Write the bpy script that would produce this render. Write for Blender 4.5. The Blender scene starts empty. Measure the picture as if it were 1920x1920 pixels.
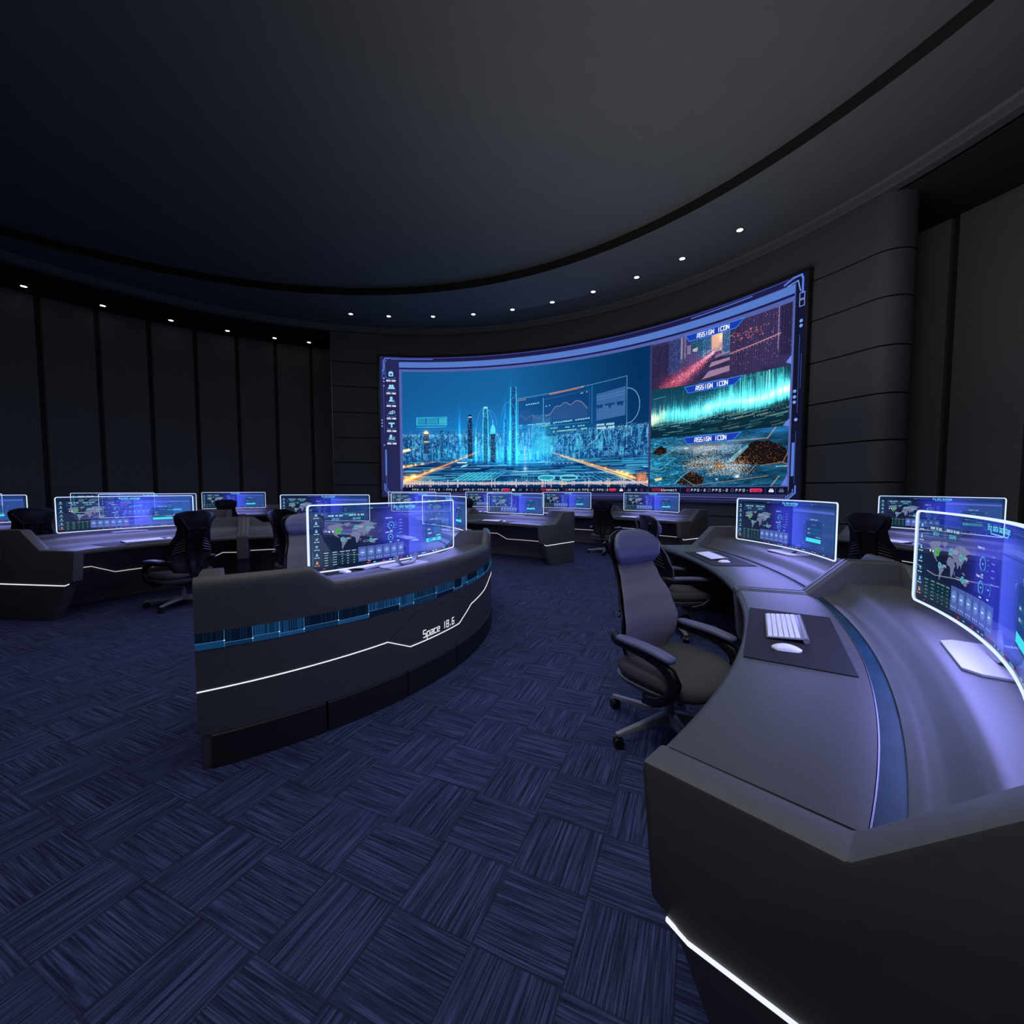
import bpy, bmesh, math, random
import numpy as np
from mathutils import Vector, Matrix

random.seed(7)
rng = np.random.default_rng(11)
SC = bpy.context.scene
COL = SC.collection
PI = math.pi
def R(d): return math.radians(d)
CX, CY = -3.054, 4.61            # the round room's centre
RW = 10.2                         # radius of the video-wall face

def lin(c):
    c = np.asarray(c, float)
    return np.where(c <= 0.04045, c / 12.92, ((c + 0.055) / 1.055) ** 2.4)
def s255(r, g, b):
    l = lin([r / 255, g / 255, b / 255]); return (float(l[0]), float(l[1]), float(l[2]))

# ------------------------------------------------------------------ materials
def new_mat(name):
    m = bpy.data.materials.new(name); m.use_nodes = True
    nt = m.node_tree; nt.nodes.clear()
    out = nt.nodes.new('ShaderNodeOutputMaterial')
    return m, nt, out
def pbr(name, col, rough=.5, metal=0.0, noise=0.0, nscale=60, spec=.5, bump=0.0):
    m, nt, out = new_mat(name)
    b = nt.nodes.new('ShaderNodeBsdfPrincipled')
    b.inputs['Roughness'].default_value = rough
    b.inputs['Metallic'].default_value = metal
    b.inputs['Specular IOR Level'].default_value = spec
    b.inputs['Base Color'].default_value = (*col, 1)
    if noise or bump:
        tc = nt.nodes.new('ShaderNodeTexCoord'); n = nt.nodes.new('ShaderNodeTexNoise')
        n.inputs['Scale'].default_value = nscale; n.inputs['Detail'].default_value = 4
        nt.links.new(tc.outputs['Object'], n.inputs['Vector'])
        if noise:
            r = nt.nodes.new('ShaderNodeValToRGB')
            r.color_ramp.elements[0].position = .3; r.color_ramp.elements[1].position = .7
            r.color_ramp.elements[0].color = (*[c * (1 - noise) for c in col], 1)
            r.color_ramp.elements[1].color = (*[min(1, c * (1 + noise)) for c in col], 1)
            nt.links.new(n.outputs['Fac'], r.inputs['Fac']); nt.links.new(r.outputs['Color'], b.inputs['Base Color'])
        if bump:
            bp = nt.nodes.new('ShaderNodeBump'); bp.inputs['Strength'].default_value = bump
            bp.inputs['Distance'].default_value = .002
            nt.links.new(n.outputs['Fac'], bp.inputs['Height']); nt.links.new(bp.outputs['Normal'], b.inputs['Normal'])
    nt.links.new(b.outputs[0], out.inputs[0])
    return m
def glow(name, col, strength=1.0, sample=True):
    m, nt, out = new_mat(name)
    e = nt.nodes.new('ShaderNodeEmission'); e.inputs[0].default_value = (*col, 1); e.inputs[1].default_value = strength
    nt.links.new(e.outputs[0], out.inputs[0])
    m.cycles.emission_sampling = 'AUTO' if sample else 'NONE'
    return m
def glow_attr(name, strength=1.0, add=True):
    """emission read from the colour attribute 'Col'; alpha = how opaque the mark is"""
    m, nt, out = new_mat(name)
    a = nt.nodes.new('ShaderNodeAttribute'); a.attribute_name = 'Col'
    e = nt.nodes.new('ShaderNodeEmission'); e.inputs[1].default_value = strength
    nt.links.new(a.outputs['Color'], e.inputs[0])
    if add:
        t = nt.nodes.new('ShaderNodeBsdfTransparent'); mx = nt.nodes.new('ShaderNodeMixShader')
        nt.links.new(a.outputs['Alpha'], mx.inputs[0]); nt.links.new(t.outputs[0], mx.inputs[1]); nt.links.new(e.outputs[0], mx.inputs[2])
        nt.links.new(mx.outputs[0], out.inputs[0])
    else:
        nt.links.new(e.outputs[0], out.inputs[0])
    m.cycles.emission_sampling = 'NONE'
    return m

M = {}
M['top'] = pbr('desk_top_grey', (.080, .082, .086), .42, 0, .05, 40, .35)
M['panel'] = pbr('desk_panel_graphite', (.088, .09, .096), .48, 0, .06, 30, .35)
M['wing'] = pbr('desk_wing_grey', (.10, .10, .106), .46, 0, .05, 30, .35)
M['kick'] = pbr('kick_black', (.022, .023, .026), .5, 0, .1, 30, .3)
M['knee'] = pbr('knee_panel_dark', (.13, .126, .112), .5, 0, .08, 25, .3)
M['seam'] = pbr('seam_black', (.008, .009, .012), .6)
M['groove'] = pbr('groove_teal', (.010, .042, .068), .45, 0, .3, 6, .15)
M['steel'] = pbr('steel_trim', (.6, .6, .63), .3, 1)
M['alu'] = pbr('pale_aluminium', (.40, .40, .43), .45, .3)
M['alu_d'] = pbr('grey_aluminium', (.34, .34, .36), .38, .5)
M['white'] = pbr('white_plastic', (.95, .95, .96), .35)
M['key'] = pbr('white_keycap', (.9, .9, .92), .45)
M['mat'] = pbr('desk_mat_black', (.021, .021, .023), .7, 0, .15, 300, .2)
M['fabric'] = pbr('chair_grey_fabric', (.2, .19, .188), .85, 0, .08, 260, .2, .3)
M['seatfab'] = pbr('chair_seat_fabric', (.085, .085, .09), .8, 0, .1, 260, .2, .3)
M['leather'] = pbr('headrest_leather', (.135, .145, .26), .45, 0, .05, 80, .4)
M['shell'] = pbr('chair_black_shell', (.008, .008, .011), .38, 0, .1, 60, .4)
M['pan'] = pbr('seat_pan_grey', (.17, .17, .19), .45)
M['rubber'] = pbr('caster_black', (.006, .006, .007), .5)
M['base'] = pbr('chair_base_grey', (.3, .3, .33), .35, .3)
M['wall'] = pbr('wall_panel_charcoal', (.056, .059, .067), .6, 0, .05, 8, .25)
M['wall2'] = pbr('wall_slab_charcoal', (.092, .093, .093), .55, 0, .06, 6, .25)
M['slot'] = pbr('wall_slot_black', (.004, .004, .005), .7)
M['ceil'] = pbr('ceiling_slate', (.10, .104, .112), .8, 0, .03, 3, .2)
M['soff'] = pbr('soffit_charcoal', (.03, .03, .034), .7, 0, .03, 3, .2)
M['corn'] = pbr('cornice_grey', (.085, .088, .1), .5, 0, .03, 3, .3)
M['black'] = pbr('recess_black', (.002, .002, .002), .9)
M['line'] = glow('white_light_line', (.90, .93, 1), 1.0)
M['line_s'] = glow('white_light_line_dim', (.88, .9, .95), .62)
M['lamp'] = glow('downlight_glow', (1, .98, .95), 6.0)
M['bezel'] = glow('monitor_edge_glow', (.62, .74, 1.0), 1.25)
M['led'] = glow_attr('led_strip_glow', 1.0, add=False)
M['pic'] = glow_attr('video_picture_glow', 1.0, add=False)
M['ui'] = glow_attr('interface_glow', 1.0, add=True)
M['frame'] = pbr('screen_frame_black', (.03, .029, .032), .28, .6)

def carpet():
    m, nt, out = new_mat('carpet_tiles')
    b = nt.nodes.new('ShaderNodeBsdfPrincipled'); b.inputs['Roughness'].default_value = .95
    b.inputs['Specular IOR Level'].default_value = .1
    L = nt.links.new
    tc = nt.nodes.new('ShaderNodeTexCoord'); mp = nt.nodes.new('ShaderNodeMapping')
    mp.inputs['Rotation'].default_value = (0, 0, R(24)); mp.inputs['Scale'].default_value = (1 / .31,) * 3
    mp.inputs['Location'].default_value = (.12, .3, 0)
    L(tc.outputs['Object'], mp.inputs[0])
    ck = nt.nodes.new('ShaderNodeTexChecker'); ck.inputs['Scale'].default_value = 1.0
    ck.inputs[1].default_value = (1, 1, 1, 1); ck.inputs[2].default_value = (0, 0, 0, 1)
    zz = nt.nodes.new('ShaderNodeVectorMath'); zz.operation = 'ADD'; zz.inputs[1].default_value = (0, 0, .5)
    L(mp.outputs[0], zz.inputs[0]); L(zz.outputs[0], ck.inputs[0])
    fl = nt.nodes.new('ShaderNodeVectorMath'); fl.operation = 'FLOOR'; L(mp.outputs[0], fl.inputs[0])
    wn = nt.nodes.new('ShaderNodeTexWhiteNoise'); wn.noise_dimensions = '2D'; L(fl.outputs[0], wn.inputs[0])
    def stripes(sx, sy, off=0):
        mm = nt.nodes.new('ShaderNodeMapping'); mm.inputs['Scale'].default_value = (sx, sy, 1)
        ad = nt.nodes.new('ShaderNodeVectorMath'); ad.operation = 'ADD'
        L(mp.outputs[0], ad.inputs[0]); sc = nt.nodes.new('ShaderNodeVectorMath'); sc.operation = 'SCALE'; sc.inputs['Scale'].default_value = 7.0
        L(wn.outputs['Color'], sc.inputs[0]); L(sc.outputs[0], ad.inputs[1]); L(ad.outputs[0], mm.inputs[0])
        n = nt.nodes.new('ShaderNodeTexNoise'); n.inputs['Scale'].default_value = 1.0; n.inputs['Detail'].default_value = 2.5
        n.inputs['Roughness'].default_value = .7
        L(mm.outputs[0], n.inputs['Vector']); return n
    a = stripes(1.0, 42); c = stripes(42, 1.0)
    mx = nt.nodes.new('ShaderNodeMix'); mx.data_type = 'FLOAT'
    L(ck.outputs['Fac'], mx.inputs[0]); L(a.outputs['Fac'], mx.inputs[2]); L(c.outputs['Fac'], mx.inputs[3])
    rp = nt.nodes.new('ShaderNodeValToRGB'); e = rp.color_ramp.elements
    e[0].position = .36; e[0].color = (.017, .021, .05, 1)
    e[1].position = .68; e[1].color = (.088, .106, .265, 1)
    k = e.new(.5); k.color = (.037, .046, .118, 1)
    L(mx.outputs[0], rp.inputs[0])
    # tile joints
    fr = nt.nodes.new('ShaderNodeVectorMath'); fr.operation = 'FRACTION'; L(mp.outputs[0], fr.inputs[0])
    sp = nt.nodes.new('ShaderNodeSeparateXYZ'); L(fr.outputs[0], sp.inputs[0])
    def edge(o):
        s = nt.nodes.new('ShaderNodeMath'); s.operation = 'SUBTRACT'; s.inputs[1].default_value = .5; L(o, s.inputs[0])
        ab = nt.nodes.new('ShaderNodeMath'); ab.operation = 'ABSOLUTE'; L(s.outputs[0], ab.inputs[0])
        g = nt.nodes.new('ShaderNodeMath'); g.operation = 'GREATER_THAN'; g.inputs[1].default_value = .488; L(ab.outputs[0], g.inputs[0]); return g
    ex, ey = edge(sp.outputs[0]), edge(sp.outputs[1])
    mxx = nt.nodes.new('ShaderNodeMath'); mxx.operation = 'MAXIMUM'; L(ex.outputs[0], mxx.inputs[0]); L(ey.outputs[0], mxx.inputs[1])
    ml = nt.nodes.new('ShaderNodeMath'); ml.operation = 'MULTIPLY'; ml.inputs[1].default_value = .5; L(mxx.outputs[0], ml.inputs[0])
    m2 = nt.nodes.new('ShaderNodeMix'); m2.data_type = 'RGBA'
    L(ml.outputs[0], m2.inputs[0]); L(rp.outputs[0], m2.inputs[6]); m2.inputs[7].default_value = (.02, .022, .035, 1)
    L(m2.outputs[2], b.inputs['Base Color'])
    bp = nt.nodes.new('ShaderNodeBump'); bp.inputs['Strength'].default_value = .4; bp.inputs['Distance'].default_value = .004
    L(mx.outputs[0], bp.inputs['Height']); L(bp.outputs[0], b.inputs['Normal'])
    L(b.outputs[0], out.inputs[0]); return m
M['carpet'] = carpet()

def screen_glass():
    """see-through lit display: blue glow ramp over the panel added to what lies behind"""
    m, nt, out = new_mat('display_glass'); L = nt.links.new
    uv = nt.nodes.new('ShaderNodeUVMap'); sp = nt.nodes.new('ShaderNodeSeparateXYZ'); L(uv.outputs[0], sp.inputs[0])
    rp = nt.nodes.new('ShaderNodeValToRGB'); el = rp.color_ramp.elements
    stops = [(0, (22, 44, 78)), (.17, (20, 30, 58)), (.30, (26, 34, 84)), (.40, (40, 50, 165)), (.50, (44, 56, 192)), (.536, (42, 54, 178)),
             (.541, (76, 96, 252)), (.62, (66, 88, 226)), (.74, (50, 78, 158)), (.97, (44, 80, 146)), (.982, (24, 44, 82)), (1, (22, 42, 78))]
    el[0].position = 0; el[0].color = (*s255(*stops[0][1]), 1); el[1].position = 1; el[1].color = (*s255(*stops[-1][1]), 1)
    for p, c in stops[1:-1]:
        q = el.new(p); q.color = (*s255(*c), 1)
    L(sp.outputs[0], rp.inputs[0])
    vr = nt.nodes.new('ShaderNodeValToRGB'); v = vr.color_ramp.elements
    v[0].position = 0; v[0].color = (.45, .45, .5, 1); v[1].position = 1; v[1].color = (.38, .45, .55, 1)
    for p, c in [(.07, (.5, .5, .5, 1)), (.12, (1, 1, 1, 1)), (.84, (1, 1, 1, 1)), (.9, (.45, .5, .6, 1))]:
        q = v.new(p); q.color = c
    L(sp.outputs[1], vr.inputs[0])
    mu = nt.nodes.new('ShaderNodeMix'); mu.data_type = 'RGBA'; mu.blend_type = 'MULTIPLY'; mu.inputs[0].default_value = 1
    L(rp.outputs[0], mu.inputs[6]); L(vr.outputs[0], mu.inputs[7])
    e = nt.nodes.new('ShaderNodeEmission'); L(mu.outputs[2], e.inputs[0]); e.inputs[1].default_value = .9
    t = nt.nodes.new('ShaderNodeBsdfTransparent'); t.inputs[0].default_value = (.5, .52, .56, 1)
    ad = nt.nodes.new('ShaderNodeAddShader'); L(e.outputs[0], ad.inputs[0]); L(t.outputs[0], ad.inputs[1])
    L(ad.outputs[0], out.inputs[0]); return m
M['glass'] = screen_glass()

# ------------------------------------------------------------------ object helpers
def tag(o, label=None, cat=None, group=None, kind=None):
    if label: o['label'] = label
    if cat: o['category'] = cat
    if group: o['group'] = group
    if kind: o['kind'] = kind
    return o
def empty(name, loc, rz=0.0):
    o = bpy.data.objects.new(name, None); COL.objects.link(o)
    o.empty_display_size = .1; o.location = loc; o.rotation_euler = (0, 0, rz); return o
class MB:
    def __init__(s): s.v = []; s.f = []; s.m = []
    def add(s, vs, fs, mi=0):
        o = len(s.v); s.v += [tuple(map(float, p)) for p in vs]
        s.f += [tuple(i + o for i in f) for f in fs]; s.m += [mi] * len(fs)
    def box(s, x0, x1, y0, y1, z0, z1, mi=0):
        s.add([(x0, y0, z0), (x1, y0, z0), (x1, y1, z0), (x0, y1, z0), (x0, y0, z1), (x1, y0, z1), (x1, y1, z1), (x0, y1, z1)],
              [(3, 2, 1, 0), (4, 5, 6, 7), (0, 1, 5, 4), (1, 2, 6, 5), (2, 3, 7, 6), (3, 0, 4, 7)], mi)
    def loft(s, rings, mi=0, caps=True, closed=True):
        n = len(rings[0]); vs = [p for r in rings for p in r]; fs = []
        for i in range(len(rings) - 1):
            for j in range(n if closed else n - 1):
                k = (j + 1) % n
                fs.append((i * n + j, i * n + k, (i + 1) * n + k, (i + 1) * n + j))
        if caps and closed:
            fs.append(tuple(reversed(range(n)))); fs.append(tuple((len(rings) - 1) * n + j for j in range(n)))
        s.add(vs, fs, mi)
    def cyl(s, p0, p1, r0, r1=None, n=16, mi=0):
        r1 = r0 if r1 is None else r1
        p0, p1 = Vector(p0), Vector(p1); d = (p1 - p0).normalized()
        a = d.orthogonal().normalized(); b = d.cross(a)
        s.loft([[p + (a * math.cos(2 * PI * k / n) + b * math.sin(2 * PI * k / n)) * r for k in range(n)] for p, r in ((p0, r0), (p1, r1))], mi)
    def tube(s, path, ry, rp, n=12, mi=0, side=Vector((0, 1, 0)), e=2.0):
        """swept section: ry across 'side', rp in the plane of the path"""
        path = [Vector(p) for p in path]; rings = []
        for i, p in enumerate(path):
            d = (path[min(i + 1, len(path) - 1)] - path[max(i - 1, 0)]).normalized()
            up = d.cross(side).normalized(); sd = up.cross(d).normalized()
            a = ry[i] if isinstance(ry, (list, tuple)) else ry; b = rp[i] if isinstance(rp, (list, tuple)) else rp
            ring = []
            for k in range(n):
                t = 2 * PI * k / n; c, q = math.cos(t), math.sin(t)
                ring.append(p + sd * a * math.copysign(abs(c) ** (2 / e), c) + up * b * math.copysign(abs(q) ** (2 / e), q))
            rings.append(ring)
        s.loft(rings, mi)
    def build(s, name, mats, parent=None, smooth=True, bevel=0.0, seg=2, angle=32, sub=0, recalc=True):
        me = bpy.data.meshes.new(name); me.from_pydata(s.v, [], s.f)
        mats = mats if isinstance(mats, (list, tuple)) else [mats]
        for m in mats: me.materials.append(m)
        me.polygons.foreach_set('material_index', s.m)
        if recalc or bevel:
            bm = bmesh.new(); bm.from_mesh(me)
            bmesh.ops.recalc_face_normals(bm, faces=bm.faces)
            if bevel:
                es = [e for e in bm.edges if len(e.link_faces) == 2 and e.calc_face_angle(0) > R(angle)]
                bmesh.ops.bevel(bm, geom=es, offset=bevel, segments=seg, profile=.6, affect='EDGES', clamp_overlap=True)
            bm.to_mesh(me); bm.free()
        if smooth:
            me.shade_smooth() if hasattr(me, 'shade_smooth') else None
            try: me.set_sharp_from_angle(angle=R(angle))
            except Exception: pass
        o = bpy.data.objects.new(name, me); COL.objects.link(o)
        if parent is not None: o.parent = parent
        if sub:
            md = o.modifiers.new('round', 'SUBSURF'); md.levels = sub; md.render_levels = sub
        return o
def kids(o): return [c for c in bpy.data.objects if c.parent == o]
def copy_tree(o, parent=None):
    c = o.copy(); COL.objects.link(c); c.parent = parent
    for ch in kids(o): copy_tree(ch, c)
    return c

# ------------------------------------------------------------------ stroke lettering and flat marks
G = {'A': "02 18 48 42|04 44", 'B': "02 08 38 47 46 35 05|35 44 43 32 02", 'C': "48 08 02 42", 'D': "02 08 38 47 43 32 02", 'E': "48 08 02 42|05 35",
     'F': "48 08 02|05 35", 'G': "48 08 02 42 45 25", 'H': "02 08|42 48|05 45", 'I': "22 28", 'J': "48 42 02 04", 'K': "02 08|48 05 42", 'L': "08 02 42",
     'M': "02 08 25 48 42", 'N': "02 08 42 48", 'O': "02 08 48 42 02", 'P': "02 08 48 45 05", 'Q': "02 08 48 42 02|33 41", 'R': "02 08 48 45 05|25 42",
     'S': "48 08 05 45 42 02", 'T': "08 48|28 22", 'U': "08 02 42 48", 'V': "08 22 48", 'W': "08 02 25 42 48", 'X': "08 42|02 48", 'Y': "08 25 48|25 22",
     'Z': "08 48 02 42", '0': "02 08 48 42 02", '1': "28 22", '2': "08 48 45 05 02 42", '3': "08 48 42 02|05 45", '4': "08 05 45|48 42",
     '5': "48 08 05 45 42 02", '6': "48 08 02 42 45 05", '7': "08 48 42", '8': "02 08 48 42 02|05 45", '9': "45 05 08 48 42 02", '-': "15 35", '.': "22 23",
     'a': "06 46 42 02 04 44", 'b': "08 02 42 46 06", 'c': "46 06 02 42", 'd': "48 42 02 06 46", 'e': "42 02 06 46 44 04", 'f': "48 28 22|06 46",
     'g': "42 02 06 46 40 00", 'h': "08 02|06 46 42", 'i': "22 26|27 28", 'k': "08 02|46 04 42", 'l': "28 22", 'm': "02 06 46 42|26 22", 'n': "02 06 46 42",
     'o': "02 06 46 42 02", 'p': "00 06 46 42 02", 'r': "02 06 46", 's': "46 06 04 44 42 02", 't': "28 22 42|06 46", 'u': "06 02 42 46", 'v': "06 22 46",
     'w': "06 02 42 46|22 26", 'y': "06 02 42|46 40 00"}
class Decal:
    """flat coloured marks in a 2-D sheet, later wrapped on a surface"""
    def __init__(s): s.p = []
    def poly(s, pts, col, a=1.0, layer=1): s.p.append((list(pts), s255(*col), a, layer))
    def rect(s, x0, y0, x1, y1, col, a=1.0, layer=1, step=.25):
        n = max(1, int(math.ceil(abs(x1 - x0) / step)))
        for i in range(n):
            a0 = x0 + (x1 - x0) * i / n; a1 = x0 + (x1 - x0) * (i + 1) / n
            s.poly([(a0, y0), (a1, y0), (a1, y1), (a0, y1)], col, a, layer)
    def line(s, x0, y0, x1, y1, w, col, a=1.0, layer=2, step=.4, ext=0.0):
        L = math.hypot(x1 - x0, y1 - y0)
        if L < 1e-9: return
        dx, dy = (x1 - x0) / L, (y1 - y0) / L; x0 -= dx * ext; y0 -= dy * ext; x1 += dx * ext; y1 += dy * ext
        nx, ny = -dy * w / 2, dx * w / 2; n = max(1, int(math.ceil(abs(x1 - x0) / step)))
        for i in range(n):
            t0, t1 = i / n, (i + 1) / n
            ax, ay, bx, by = x0 + (x1 - x0) * t0, y0 + (y1 - y0) * t0, x0 + (x1 - x0) * t1, y0 + (y1 - y0) * t1
            s.poly([(ax - nx, ay - ny), (bx - nx, by - ny), (bx + nx, by + ny), (ax + nx, ay + ny)], col, a, layer)
    def path(s, pts, w, col, a=1.0, layer=2):
        for p, q in zip(pts, pts[1:]): s.line(*p, *q, w, col, a, layer, ext=w * .35)
    def box(s, x0, y0, x1, y1, w, col, a=1.0, layer=2):
        s.path([(x0, y0), (x1, y0), (x1, y1), (x0, y1), (x0, y0)], w, col, a, layer)
    def ring(s, cx, cy, r, w, col, a=1.0, layer=2, a0=0, a1=360, ry=None, n=28):
        ry = ry or r; n = max(4, int(n * (a1 - a0) / 360))
        for i in range(n):
            t0, t1 = R(a0 + (a1 - a0) * i / n), R(a0 + (a1 - a0) * (i + 1) / n)
            q = [(cx + (r + d) * math.cos(t), cy + (ry + d) * math.sin(t)) for d, t in ((-w / 2, t0), (w / 2, t0), (w / 2, t1), (-w / 2, t1))]
            s.poly(q, col, a, layer)
    def disc(s, cx, cy, r, col, a=1.0, layer=2, ry=None, n=18):
        ry = ry or r
        s.poly([(cx + r * math.cos(2 * PI * i / n), cy + ry * math.sin(2 * PI * i / n)) for i in range(n)], col, a, layer)
    def text(s, t, x, y, h, col, w=None, adv=None, stroke=None, a=1.0, layer=3, align='l', slope=0.0, shear=0.0):
        w = w or h * .62; adv = adv or w * 1.38; stroke = stroke or h * .15
        n = len(t); tot = adv * n - (adv - w)
        x0 = x - (tot / 2 if align == 'c' else tot if align == 'r' else 0)
        for i, ch in enumerate(t):
            g = G.get(ch)
            if not g: continue
            for pl in g.split('|'):
                pts = []
                for q in pl.split():
                    gx, gy = int(q[0]) / 4, (int(q[1]) - 2) / 6
                    px = x0 + i * adv + gx * w + gy * h * shear
                    pts.append((px, y + gy * h + (px - x0) * slope))
                s.path(pts, stroke, col, a, layer)
    def mesh(s, fn, mb_v, mb_f, cols, flip=False):
        for pts, c, a, l in s.p:
            o = len(mb_v); mb_v += [fn(x, y, l) for x, y in pts]
            f = tuple(range(o, o + len(pts))); mb_f.append(f); cols += [(*c, a)] * len(pts)
def colour_mesh(name, vs, fs, cols, mats, parent, mi=None, uv=None):
    me = bpy.data.meshes.new(name); me.from_pydata(vs, [], fs)
    for m in mats: me.materials.append(m)
    at = me.color_attributes.new('Col', 'FLOAT_COLOR', 'POINT')
    at.data.foreach_set('color', np.asarray(cols, np.float32).ravel())
    if mi is not None: me.polygons.foreach_set('material_index', mi)
    if uv is not None:
        u = me.uv_layers.new(name='UVMap')
        li = np.zeros(len(me.loops), np.int32); me.loops.foreach_get('vertex_index', li)
        u.data.foreach_set('uv', np.asarray(uv, np.float32)[li].ravel())
    o = bpy.data.objects.new(name, me); COL.objects.link(o)
    if parent is not None: o.parent = parent
    return o

# ------------------------------------------------------------------ the round room
def P(r, phi, z): return (CX + r * math.cos(R(phi)), CY + r * math.sin(R(phi)), z)
def arange(a, b, step):
    n = max(1, int(math.ceil(abs(b - a) / step))); return [a + (b - a) * i / n for i in range(n + 1)]
def sweep(mb, prof, phis, mi=0, closed=True, caps=True, fn=None):
    fn = fn or (lambda r, ph, z: P(r, ph, z))
    rings = [[fn(r, ph, z) for r, z in (prof(ph) if callable(prof) else prof)] for ph in phis]
    mb.loft(rings, mi, caps=caps, closed=closed)
def struct(o, kind='structure'): o['kind'] = kind; return o

mb = MB(); n = 96
mb.add([P(12.6, 360 * i / n, 0) for i in range(n)] + [P(12.6, 360 * i / n, -.1) for i in range(n)],
       [tuple(range(n))] + [(i, (i + 1) % n, n + (i + 1) % n, n + i) for i in range(n)])
struct(mb.build('floor', M['carpet'], smooth=False))
mb = MB()
mb.add([P(10.6, 360 * i / n, 7.1) for i in range(n)] + [P(10.6, 360 * i / n, 7.2) for i in range(n)],
       [tuple(reversed(range(n))), tuple(range(n, 2 * n))] + [((i + 1) % n, i, n + i, n + (i + 1) % n) for i in range(n)])
struct(mb.build('ceiling', M['ceil'], smooth=False))
# soffit ring with an off-centre opening
IC = (-4.04, 2.46); IR = 9.74
def r_in(ph):
    d = (math.cos(R(ph)), math.sin(R(ph))); o = (CX - IC[0], CY - IC[1])
    b = d[0] * o[0] + d[1] * o[1]; c = o[0] ** 2 + o[1] ** 2 - IR * IR
    return min(-b + math.sqrt(b * b - c), 9.9)
phs = arange(-180, 180, 2)
mb = MB(); sweep(mb, lambda ph: [(r_in(ph), 6.9), (10.3, 6.9), (10.3, 6.96), (r_in(ph), 6.96)], phs, caps=False)
struct(mb.build('trim_1', M['ceil'], angle=20))
mb = MB(); sweep(mb, lambda ph: [(r_in(ph) - .004, 6.902), (r_in(ph) + .03, 6.97), (r_in(ph) + .03, 7.1), (r_in(ph) - .004, 7.1)], phs, caps=False)
struct(mb.build('trim_2', M['black'], angle=20))
mb = MB(); sweep(mb, [(10.09, 6.74), (10.09, 6.86), (10.06, 6.9), (10.35, 6.9), (10.35, 6.72), (10.12, 6.72)], phs, caps=False)
struct(mb.build('trim_3', M['corn'], angle=20))
mb = MB(); sweep(mb, [(10.3, 6.72), (12.5, 6.72), (12.5, 6.78), (10.3, 6.78)], phs, caps=False)
struct(mb.build('trim_4', M['soff'], angle=20))
# slatted outer wall: slabs with black slots between them
J0, JS = 111.1, 5.46
def outer_wall(name, k0, k1):
    mb = MB(); g = .30
    for k in range(k0, k1):
        a, b = J0 + JS * k + g, J0 + JS * (k + 1) - g
        sweep(mb, [(12.2, .1), (12.2, 6.715), (12.32, 6.715), (12.32, .1)], arange(a, b, 1.4), 0)
        # thin lip beside the slot
        sweep(mb, [(12.24, .1), (12.24, 6.715), (12.31, 6.715), (12.31, .1)], [b + .02, b + .10], 2)
    sweep(mb, [(12.3, 0), (12.3, 6.72), (12.42, 6.72), (12.42, 0)], arange(J0 + JS * k0, J0 + JS * k1, 1.5), 1)
    sweep(mb, [(12.17, 0), (12.17, .1), (12.3, .1), (12.3, 0)], arange(J0 + JS * k0, J0 + JS * k1, 1.5), 1)
    return struct(mb.build(name, [M['wall2'], M['slot'], pbr('slot_lip_brown', (.05, .042, .034), .5)], bevel=0, angle=25))
outer_wall('wall_left', -1, 28)
outer_wall('wall_right', -39, -1)
# the thick curved wall that carries the video wall, with a rounded right end
mb = MB()
zg = [0, .80, 1.61, 2.38, 3.22, 4.07, 4.93, 5.74, 6.72]
prof = [(RW, 0.0)]
for z in zg[1:-1]:
    prof += [(RW, z - .014), (RW + .09, z - .010), (RW + .09, z + .010), (RW, z + .014)]
prof += [(RW, 6.735)]
back = .3
# plan of the front face: arc, then a quarter-round outwards
stations = []
for ph in arange(106.9, 19.2, 1.0): stations.append((P(RW, ph, 0)[:2], (math.cos(R(ph)), math.sin(R(ph)))))
ph_e = 19.2; rad = .40
e = Vector(P(RW, ph_e, 0)[:2]); no = Vector((math.cos(R(ph_e)), math.sin(R(ph_e)))); tn = Vector((math.sin(R(ph_e)), -math.cos(R(ph_e))))
cc = e + no * rad
for i in range(1, 25):
    t = i / 24 * R(150); stations.append((tuple(cc - no * rad * math.cos(t) + tn * rad * math.sin(t)), tuple((no * math.cos(t) - tn * math.sin(t)))))
rings = []
for (x, y), (nx, ny) in stations:
    rings.append([(x + nx * (r - RW), y + ny * (r - RW), z) for r, z in prof] + [(x + nx * back, y + ny * back, 6.735), (x + nx * back, y + ny * back, 0)])
mb.loft(rings, 0)
struct(mb.build('wall_back', M['wall'], angle=30))
mb = MB(); mb.cyl(P(RW - .012, 106.95, .02), P(RW - .012, 106.95, 6.7), .014, n=8)
struct(mb.build('trim_5', pbr('edge_bead_brown', (.12, .105, .09), .35, .6)))

# downlights: trim ring + glowing lens
def downlight(proto, ph, r, z, label, group):
    if proto is None:
        t = empty('downlight', P(r, ph, z), R(ph))
        mb = MB(); prof = [(.052, 0), (.075, -.008), (.082, -.002), (.082, .012), (.052, .012)]
        rings = [[(rr * math.cos(2 * PI * k / 24), rr * math.sin(2 * PI * k / 24), zz) for rr, zz in prof] for k in range(24)]
        mb.loft(rings + [rings[0]], 0, caps=False); mb.build('trim_ring', M['frame'], t)
        mb = MB(); mb.cyl((0, 0, -.003), (0, 0, .01), .066, n=24); mb.build('lens', M['lamp'], t)
    else:
        t = copy_tree(proto); t.location = P(r, ph, z); t.rotation_euler = (0, 0, R(ph))
    return tag(t, label, 'ceiling light', group)
ordn = ['first', 'second', 'third', 'fourth', 'fifth', 'sixth', 'seventh', 'eighth', 'ninth', 'tenth']
dl = None
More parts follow.
